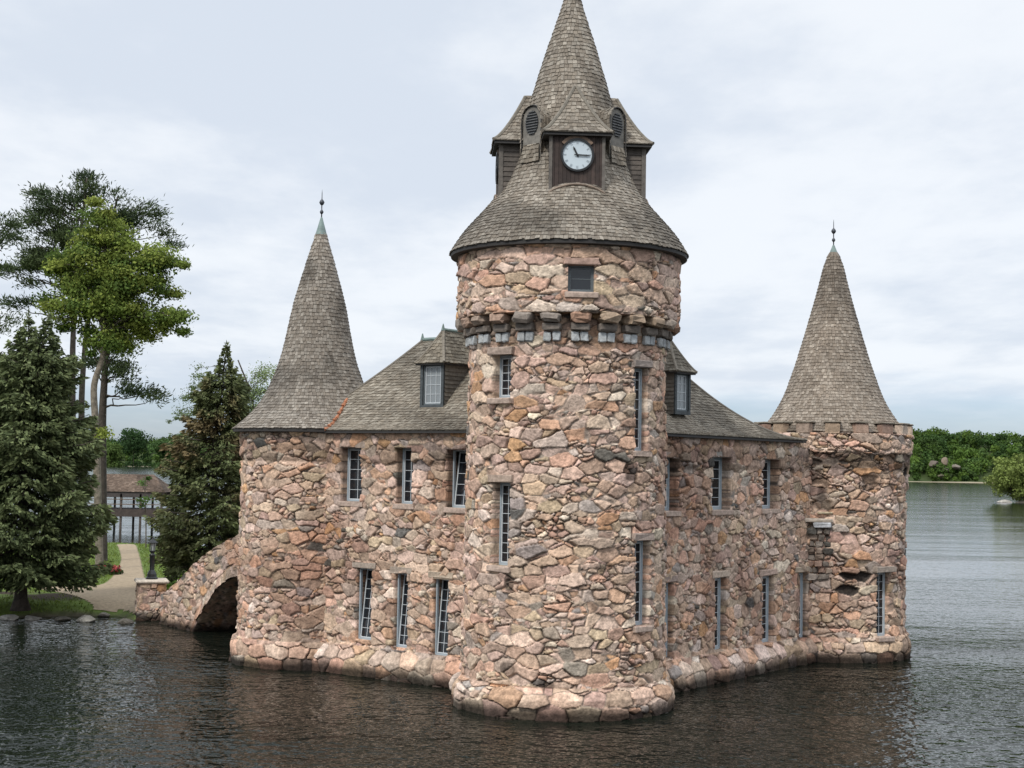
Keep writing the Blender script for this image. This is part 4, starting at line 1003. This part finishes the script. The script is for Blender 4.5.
def spruce(name, base, tops, R, clear, label, seed, colfn, group=None):
    rng = np.random.default_rng(seed); base = np.array(base, float)
    t = empty(name, base, label, 'tree', group); mb = MB(); V_, C_ = [], []
    H = max(p[2] for p in tops) - base[2]; fork = base + np.array([0, 0, H * .55])
    mb.tube(np.array([base - [0, 0, .3], base + [0, 0, .25], base + [0, 0, 1.0], fork]), [.46, .28, .23, .15], 10, BARK * .6)
    for tp in tops:
        mb.tube(np.array([fork, fork + (np.array(tp) - fork) * .3 + [0, 0, .5], tp]), [.15, .10, .015], 6, BARK * .7)
        h = tp[2] - base[2]; z = clear
        while z < h - .12:
            f = z / h
            ax = base + np.array([0, 0, z]) if z < H * .55 else fork + (np.array(tp) - fork) * ((z - H * .55) / (h - H * .55))
            Rz = R * (1 - f ** 2.1) * min(1, (1 - f) / .16) ** .55 * (.72 + .28 * min(1, (z - clear) / 1.2)) * (1 + .10 * math.sin(z * 2.1 + seed)) + .07
            nb = int(rng.integers(6, 9)) if f < .85 else int(rng.integers(4, 6)); a0 = rng.uniform(0, 6.28)
            if len(tops) > 1 and f < .55: nb = nb // 2 + 1
            for k in range(nb):
                a = a0 + k * 6.283 / nb + rng.normal(0, .22); L = Rz * rng.uniform(.70, 1.14); d = np.array([math.cos(a), math.sin(a), 0])
                up_ = .45 * (f - .45); tip = ax + d * L + np.array([0, 0, L * up_ - .06 * L])
                p = branch_pts(ax, tip, -.10 * L, 6)
                if L > .7: mb.tube(p, np.linspace(.035, .008, 6) * (1 + L * .25), 4, BARK * .7, cap=False)
                m = int(14 + L * 88); s = rng.uniform(.18, 1.0, m) ** .75
                q = np.stack([np.interp(s, np.linspace(0, 1, 6), p[:, j]) for j in range(3)], -1)
                lat = np.cross(d, [0, 0, 1.0]); wdt = L * .30 * np.sin(np.clip(s, .05, 1) * 2.5 + .3) + .05
                o = rng.uniform(-1, 1, m) * wdt; q = q + lat * o[:, None]; q[:, 2] += -.45 * np.abs(o) + rng.normal(-.03, .07, m)
                dr = d * rng.uniform(.4, 1.0, m)[:, None] + lat * (np.sign(o) * rng.uniform(.1, .9, m))[:, None] + np.array([0, 0, 1]) * rng.uniform(-.75, .15, m)[:, None]
                dr /= np.linalg.norm(dr, axis=1)[:, None]
                V, C = needle_sprays(q, dr, rng, .27 * (.45 + .55 * min(1, L)), .055, colfn(q, s, rng)); V_.append(V); C_.append(C)
            z += .40 * (1 - .35 * f) * rng.uniform(.85, 1.15)
        q = np.repeat(np.array(tp)[None], 40, 0) - np.array([0, 0, 1.0]) * rng.uniform(0, .6, 40)[:, None]; dr = rng.normal(0, .5, (40, 3)) + [0, 0, .8]; dr /= np.linalg.norm(dr, axis=1)[:, None]
        V, C = needle_sprays(q, dr, rng, .22, .03, colfn(q, np.ones(40), rng)); V_.append(V); C_.append(C)
    mb.build('trunk', MAT['bark'], t, True); V_ = np.vstack(V_)
    link_mesh('crown', V_, [np.arange(len(V_)).reshape(-1, 4)], MAT['needle'], t, np.vstack(C_)); return t
def blue_spruce(q, s, rng):
    n = len(q); c = np.array((.094, .120, .052)) * np.ones((n, 1)); c = c + np.array((.085, .09, .040)) * (s > .8)[:, None] * rng.uniform(0, 1, n)[:, None]; return c
def brown_spruce(q, s, rng):
    n = len(q); b = sst(fbm(q[:, 0] * 1.1 + q[:, 1], q[:, 2] * .8, 500), .42, .66) * np.exp(-((q[:, 2] - 7.6) / 3.9) ** 2)
    return (np.array((.100, .118, .05)) * (1 - b[:, None]) + np.array((.165, .125, .065)) * b[:, None]) * (1 + .5 * (s > .8) * rng.uniform(0, 1, n))[:, None]
g0 = ground(27, 603, .72); tA, tB = at(29, 313, g0[1] + .3), at(49, 314, g0[1] - .2)
bx0 = np.array([(tA[0] + tB[0]) / 2 - .35, g0[1], .7])
spruce('spruce_tree', bx0, [tA, tB], 4.0, 1.75, 'broad dark spruce with two leaders at the left edge, its trunk rising from dark mulch', 5, blue_spruce)
tp = at(227, 344, 75.0); spruce('spruce_tree', (at(213, 500, 75.0)[0], 75.0, .72), [tp], 3.05, .9, 'brownish pointed spruce behind the stone bridge beside the castle', 6, brown_spruce)

def leafy(name, trunk_px, Y, blobs, label, seed, leaf, n_per, cols, trad=(.30, .12), zb=.7, depth=3.0, tcol=BARK, group=None, mat='leaf', limb=.07, crown_bias=0, cat='tree', fill=1.0):
    """trunk through picture points set at distance Y; clumps (px, py, rx, ry) of leaves carried by limbs"""
    rng = np.random.default_rng(seed); tr = np.array([at(x, y, Y + dy) for x, y, dy in trunk_px]); tr[0][2] = zb
    t = empty(name, tr[0], label, cat, group); mb = MB(); tr2 = np.vstack([tr[0] - [0, 0, .4], tr])
    m = len(tr2); sub = np.array([[np.interp(q, np.arange(m), tr2[:, j]) for j in range(3)] for q in np.linspace(0, m - 1, m * 5)])
    for _ in range(2): sub[1:-1] = (sub[:-2] + sub[1:-1] * 2 + sub[2:]) / 4
    rad = np.linspace(trad[0], trad[1], len(sub)); rad[0:3] *= 1.3; mb.tube(sub, rad, 10, tcol)
    V_, C_ = [], []; k = Y / F_PX
    for (bx, by, rx, ry) in blobs:
        area = rx * ry; nc = max(1, int(area / (48 if mat == 'leaf' else 34) * fill))
        c0 = at(bx, by, Y)
        for _ in range(nc):
            u = rng.normal(0, 1, 3); u /= np.linalg.norm(u); u *= rng.uniform(.15, 1) ** .5
            cc = c0 + np.array([u[0] * rx * k, u[1] * min(depth, rx * k * 1.1), u[2] * ry * k])
            d = np.linalg.norm(sub - (cc - [0, 0, .8]), axis=1) + np.where(sub[:, 2] > cc[2] - .3, 50, 0); j = int(np.argmin(d)); st = sub[j]
            mb.tube(branch_pts(st, cc, .12 * np.linalg.norm(cc - st) * (1 if mat == 'leaf' else -.3), 7, rng, .10), np.linspace(limb, .012, 7), 5, tcol * .9, cap=False)
            if mat == 'leaf':
                r = rng.uniform(.45, .85) * (1.0 if rx * k > 1 else rx * k)
                base = cols[rng.integers(0, len(cols))] * rng.uniform(.8, 1.25)
                V, C = leaf_quads(cc, (r * 1.4, r * 1.4, r * .78), int(n_per * rng.uniform(.6, 1.3)), leaf, rng, [base], .35, True); V_.append(V); C_.append(C)
            else:                                                                   # pine pads: tufts on a flat plate
                r = rng.uniform(.6, 1.15); npd = int(2.4 * n_per * rng.uniform(.6, 1.3)); q = cc + rng.normal(0, 1, (npd, 3)) * np.array([r * .55, r * .55, r * .22])
                dr = rng.normal(0, .55, (npd, 3)) + (q - st) / (np.linalg.norm(q - st, axis=1)[:, None] + 1e-6) * .6 + [0, 0, .35]; dr /= np.linalg.norm(dr, axis=1)[:, None]
                V, C = needle_sprays(q, dr, rng, leaf * .75, leaf * .09, np.array(cols[rng.integers(0, len(cols))]) * np.ones((npd, 1))); V_.append(V); C_.append(C)
    mb.build('trunk', MAT['bark'], t, True); V_ = np.vstack(V_)
    link_mesh('crown', V_, [np.arange(len(V_)).reshape(-1, 4)], MAT[mat], t, np.vstack(C_)); return t
PINE = np.array([(.060, .085, .036), (.075, .10, .04), (.048, .07, .034)])
leafy('pine_tree', [(72, 597, 0), (72, 400, 0), (73, 330, 0), (80, 240, 0), (87, 178, 0)], 97, [(87, 182, 13, 11), (72, 200, 16, 9), (40, 197, 16, 8), (50, 213, 22, 9), (58, 228, 26, 9), (36, 224, 14, 6), (70, 243, 22, 9), (28, 240, 8, 4), (42, 256, 28, 8), (14, 270, 16, 5), (30, 266, 18, 6), (35, 283, 8, 4), (18, 302, 18, 5), (62, 272, 18, 8), (98, 193, 10, 6), (55, 262, 20, 8)],
      'tall ragged pine whose flat boughs spread left above the dark spruce', 14, .42, 120, PINE, (.34, .05), mat='needle', depth=2.5, tcol=BARK * .75)
leafy('pine_tree', [(82, 597, 0), (81, 400, 0), (86, 330, 0), (104, 250, 0), (118, 196, 0)], 100, [(117, 197, 9, 5), (130, 215, 12, 9), (150, 211, 11, 7), (158, 222, 6, 6), (140, 226, 16, 6), (162, 232, 10, 4), (172, 246, 8, 4), (120, 220, 14, 8), (110, 236, 16, 8)],
      'slim pine with a second thin trunk, tufts showing right of the bright leafy crown', 15, .42, 110, PINE, (.30, .05), mat='needle', depth=2.5, tcol=BARK * .75)
leafy('pine_tree', [(102, 585, 0), (102, 420, 0), (105, 370, 0), (108, 320, 0), (112, 270, 0)], 93, [(122, 370, 14, 9), (140, 392, 20, 3.5), (126, 387, 14, 4), (152, 397, 9, 2.5), (120, 345, 14, 8), (92, 362, 14, 6), (118, 300, 18, 10)],
      'dark pine trunk with low boughs reaching right toward the brown spruce', 16, .42, 120, PINE, (.34, .10), mat='needle', depth=2.0, tcol=BARK * .55)
leafy('pine_tree', [(-30, 600, 0), (-30, 350, 0), (-28, 200, 0)], 92, [(6, 224, 11, 8), (12, 234, 6, 5), (-14, 240, 18, 9), (0, 328, 12, 4), (6, 320, 6, 3), (-30, 215, 16, 10), (-25, 270, 20, 9)],
      'pine mostly outside the left edge, one bough reaching into view', 17, .42, 110, PINE, (.34, .08), mat='needle', depth=2.5, tcol=BARK * .7)
LG = np.array([(.140, .180, .038), (.112, .155, .034), (.185, .218, .048), (.080, .122, .030)])
leafy('broadleaf_tree', [(99, 590, 0), (96, 430, 0), (93, 385, 0), (104, 355, 0), (102, 310, 0), (104, 270, 0), (104, 225, 0)], 86,
      [(98, 205, 10, 9), (102, 222, 20, 11), (85, 238, 20, 14), (120, 240, 26, 14), (68, 258, 16, 14), (100, 262, 30, 16), (140, 252, 24, 14), (160, 262, 18, 12), (172, 262, 14, 9), (65, 285, 18, 14), (95, 290, 28, 16), (130, 285, 30, 16), (163, 285, 20, 11), (52, 300, 14, 9), (85, 312, 26, 12), (120, 325, 30, 15), (148, 315, 22, 12), (172, 322, 18, 9), (182, 332, 10, 6), (115, 345, 22, 9), (88, 353, 8, 8), (130, 305, 26, 12), (180, 268, 8, 5), (106, 432, 10, 8), (78, 330, 14, 10), (60, 268, 14, 10), (105, 275, 26, 14), (150, 335, 18, 8), (75, 312, 20, 12), (100, 335, 22, 10), (90, 218, 14, 12), (110, 250, 28, 14), (145, 275, 26, 14), (115, 310, 30, 14)],
      'tall bright green leafy tree with a bent grey trunk in front of the pines', 18, .085, 420, LG, (.25, .09), depth=3.6, tcol=np.array((.19, .16, .125)), limb=.06)
leafy('pale_tree', [(262, 570, 0), (258, 430, 0), (250, 390, 0), (238, 360, 0)], 92, [(182, 412, 8, 10), (190, 385, 9, 9), (183, 395, 8, 5), (200, 370, 8, 8), (270, 372, 14, 12), (256, 392, 14, 12), (250, 415, 12, 12), (238, 380, 14, 12), (196, 400, 8, 10), (176, 420, 5, 8), (270, 400, 12, 12), (168, 424, 4, 5), (262, 380, 14, 14), (248, 400, 12, 14), (276, 385, 12, 16), (258, 415, 16, 12), (204, 385, 10, 12), (190, 410, 10, 12)],
      'pale thin-leaved tree showing on both sides of the brown spruce', 19, .055, 120, np.array([(.22, .27, .12), (.18, .23, .10)]), (.12, .04), depth=2.0, limb=.014, fill=1.7)
leafy('sapling', [(146, 546, 0), (146, 520, 0), (145, 495, 0), (145, 480, 0)], 108, [(143, 486, 9, 6), (150, 494, 9, 6), (140, 497, 8, 6), (148, 484, 5, 6), (145, 505, 7, 4)], 'thin green sapling in front of the brown-roofed pavilion', 20, .10, 50, np.array([(.09, .15, .04), (.07, .12, .03)]), (.06, .02), depth=1.2, limb=.02)
# bush on the shore beyond the path, and grass tuft by the pier
leafy('shrub', [(184, 588, 0), (184, 584, 0), (184, 580, 0)], 72, [(178, 582, 8, 5), (188, 580, 9, 5), (170, 586, 6, 3)], 'low bright green clump between the pier and the brown spruce', 23, .07, 110, np.array([(.13, .21, .03), (.10, .17, .03)]), (.03, .01), depth=.6, limb=.012, cat='shrub', fill=4)
# separate trees standing on the left far shore
for k, (x, y, Y, rx, ry, c_, lab) in enumerate(((134, 444, 1490, 26, 19, (.030, .060, .020), 'rounded dark green clump of trees on the far left shore'), (165, 449, 1450, 17, 14, (.055, .10, .030), 'lighter green tree on the far shore left of the brown spruce'), (112, 452, 1450, 14, 12, (.075, .115, .030), 'yellow green tree on the far shore beside the dark spruce'), (178, 444, 1500, 16, 16, (.045, .085, .028), 'mid green tree on the far shore partly behind the brown spruce'))):
    c0 = at(x, y, Y); zb = .6; rng = np.random.default_rng(k + 70); kk = Y / F_PX
    t = empty('far_tree', (c0[0], Y, zb), lab, 'tree', 'trees on the left far shore'); mb = MB(); mb.tube([(c0[0], Y, zb - .5), (c0[0], Y, c0[2])], [.4, .2], 6, BARK); mb.build('trunk', MAT['bark'], t); V_, C_ = [], []
    for _ in range(26):
        u = rng.normal(0, 1, 3); u /= np.linalg.norm(u); u *= rng.uniform(.2, .8)
        V, C = leaf_quads(c0 + u * np.array([rx * kk, rx * kk, ry * kk]), (rx * kk * .38, rx * kk * .38, ry * kk * .3), 130, 1.1, rng, [np.array(c_) * rng.uniform(.75, 1.3)]); V_.append(V); C_.append(C)
    V, C = leaf_quads((c0[0], Y, 1.8), (rx * kk, rx * kk * .6, 4.0), 420, 1.1, rng, [np.array(c_)]); V_.append(V); C_.append(C)
    V_ = np.vstack(V_); link_mesh('crown', V_, [np.arange(len(V_)).reshape(-1, 4)], MAT['leaf'], t, np.vstack(C_))
# willow on a tiny islet at the right edge
wY = 345.0; c0 = ground(1020, 502.5, 0); wY = c0[1]; kk = wY / F_PX; rng = np.random.default_rng(91)
t = empty('willow_tree', (c0[0], wY, .2), 'yellow green willow standing at the water on the right edge', 'tree'); mb = MB(); V_, C_ = [], []
for k in range(110):
    u = rng.normal(0, 1, 3); u /= np.linalg.norm(u); u *= rng.uniform(.3, 1); u[2] = abs(u[2]) * rng.choice([1, 1, -1, -1])
    cc = np.array([c0[0] + .4, wY, 6.6]) + u * np.array([8.8, 6.5, 6.4 if u[2] > 0 else 5.2])
    if u[0] < 0: cc[2] -= .0
    mb.tube(branch_pts((c0[0], wY, 1.0), cc, .8, 6, rng, .2), np.linspace(.16, .03, 6), 5, BARK, cap=False)
    V, C = leaf_quads(cc - [0, 0, .4], (1.9, 1.9, 1.5), 150, .30, rng, [np.array((.16, .20, .055)) * rng.uniform(.75, 1.25)], .3); V_.append(V); C_.append(C)
mb.tube([(c0[0], wY, -.5), (c0[0], wY, 1.4)], [.4, .3], 8, BARK)
mb.build('trunk', MAT['bark'], t, True); V_ = np.vstack(V_); link_mesh('crown', V_, [np.arange(len(V_)).reshape(-1, 4)], MAT['leaf'], t, np.vstack(C_))
tag(boulder('boulder', (c0[0] - 4.5, wY - 2, .1), (2.2, 1.4, .7), (.45, .42, .38), 71), 'pale rock at the water under the willow', 'rock')
tag(boulder('boulder', (c0[0] + 2.5, wY - 1, .1), (5.0, 3.0, .6), (.30, .27, .22), 72), 'broad low rock carrying the willow', 'rock')

# ================================================================== SHORE ROCKS, FLOWERS, PAVILION, FAR OUTCROP
for k, (x, y, w, hgt, c_, lab) in enumerate(((84, 622, 22, 7, (.30, .28, .24), 'pale flat rock lying in the water below the grass bank'), (124, 624, 15, 6, (.10, .09, .075), 'dark wet rock in the water beside the stone pier'), (8, 620, 20, 5, (.38, .36, .32), 'pale flat shore slab at the left edge under the spruce'), (30, 620, 18, 4, (.32, .30, .27), 'second low pale slab in the shore line below the mulch'), (131, 612, 9, 4, (.42, .39, .34), 'small pale rock on the shore touching the pier'), (60, 621, 16, 4, (.16, .145, .12), 'low dark rock on the shore between two pale ones'), (102, 617, 12, 4, (.20, .18, .15), 'small brown rock at the edge of the bright grass'))):
    q = ground(x, y, .0); s = q[1] / F_PX
    tag(boulder('boulder', (q[0], q[1] + .25, .05), (w * s * .56, .42, hgt * s * .75), c_, 80 + k), lab, 'rock', 'rocks along the island shore')
for k, (x, y, w, h, c_, lab) in enumerate(((934, 461, 7, 6, (.33, .27, .22), 'brown cliff rock at the left of the far outcrop'), (945, 459, 5.5, 7, (.46, .36, .27), 'tall pale block at the top of the far outcrop'), (956, 464, 6, 4.5, (.42, .36, .30), 'rounded pale rock at the right of the far outcrop'), (946, 467, 6, 4, (.42, .36, .29), 'pale rock in the middle of the far outcrop'), (941, 473, 7, 4, (.38, .33, .24), 'low tan rock at the foot of the far outcrop'))):
    Y = shore_line(at(x, y, 1075)[0]) + 22 - (y - 459) * .6; q = at(x, y + 3, Y); s = Y / F_PX
    tag(boulder('boulder', q, (w * s * .75, w * s * .7, h * s * .7), tuple(np.array(c_) * .45), 110 + k, 3), lab, 'rock', 'outcrop rocks on the far shore')
def flower_bed(px, py, w, lab, seed):
    q = ground(px, py, .72); rng = np.random.default_rng(seed); t = empty('flower_bed', (q[0], q[1], .7), lab, 'flower bed', 'red flower beds')
    V, C = leaf_quads((q[0], q[1], .85), (w, .8, .22), 500, .09, rng, [(.05, .08, .025), (.035, .055, .02)]); link_mesh('foliage', V, [np.arange(len(V)).reshape(-1, 4)], MAT['leaf'], t, C)
    V, C = leaf_quads((q[0], q[1], 1.02), (w * .95, .75, .20), 260, .075, rng, [(.26, .015, .02), (.20, .02, .025), (.32, .05, .055)]); link_mesh('blooms', V, [np.arange(len(V)).reshape(-1, 4)], MAT['petal'], t, C)
flower_bed(113, 574.5, .50, 'mound of red flowers at the bend of the gravel path', 1); flower_bed(101, 574, .35, 'smaller clump of red flowers half under the dark spruce', 2)

PY = 152.0; pl = at(78, 491, PY); pr = at(166, 491, PY)
pav = empty('pavilion', (at(120, 510, PY)[0], PY, 0), 'brown hip-roofed dock pavilion on posts in the water behind the island', 'pavilion'); ez = pl[2]; rzv = at(120, 474, PY + 2.5)[2]; dz = at(120, 509, PY)[2]
xl, xr = pl[0], pr[0]; rng = np.random.default_rng(44); mb = MB(); A, B, C, D = (xl, PY - .3), (xr, PY - .3), (xr, PY + 5.3), (xl, PY + 5.3); e1, e2 = (xl + 1.9, PY + 2.5), (xr - 1.9, PY + 2.5)
for q in ((A, B, e1, e2), (B, C, e2, e2), (C, D, e2, e1), (D, A, e1, e1)):
    rows, pt = facet_rows(*q, ez, rzv, lambda t: t, .2, rng, under=mb); shingle_rows(mb, rows, rng, .25, .03, (.62, .50, .43))
mb.build('roof', MAT['shingle'], pav)
mb = MB(); mb.box((xl + .15, PY - .2, ez - .55), (xr - .15, PY + .0, ez - .03), (.06, .05, .045)); mb.box((xl + .15, PY + 5.0, ez - .65), (xr - .15, PY + 5.2, ez - .03), (.06, .05, .045)); mb.build('eave_shade_beam', MAT['wood'], pav)  # dark beams made extra deep to put shade under the roof
mb = MB(); mb.box((xl, PY - .3, dz - .75), (xr - .3, PY + 5.3, dz), (.055, .04, .032)); mb.build('deck', MAT['wood'], pav)
mb = MB()
for k in range(2): mb.box((xl, PY - .3, dz + .45 + k * .5), (xr - .4, PY - .22, dz + .53 + k * .5), (.13, .09, .06))
mb.build('railing', MAT['wood'], pav)
for x in (84, 102, 121.5, 141, 162):
    X = at(x, 500, PY)[0]
    for yy in (PY - .1, PY + 5.0):
        mb = MB(); mb.box((X - .10, yy - .1, -2.2), (X + .10, yy + .1, ez - .2), (.075, .06, .05)); mb.build('post', MAT['wood'], pav)
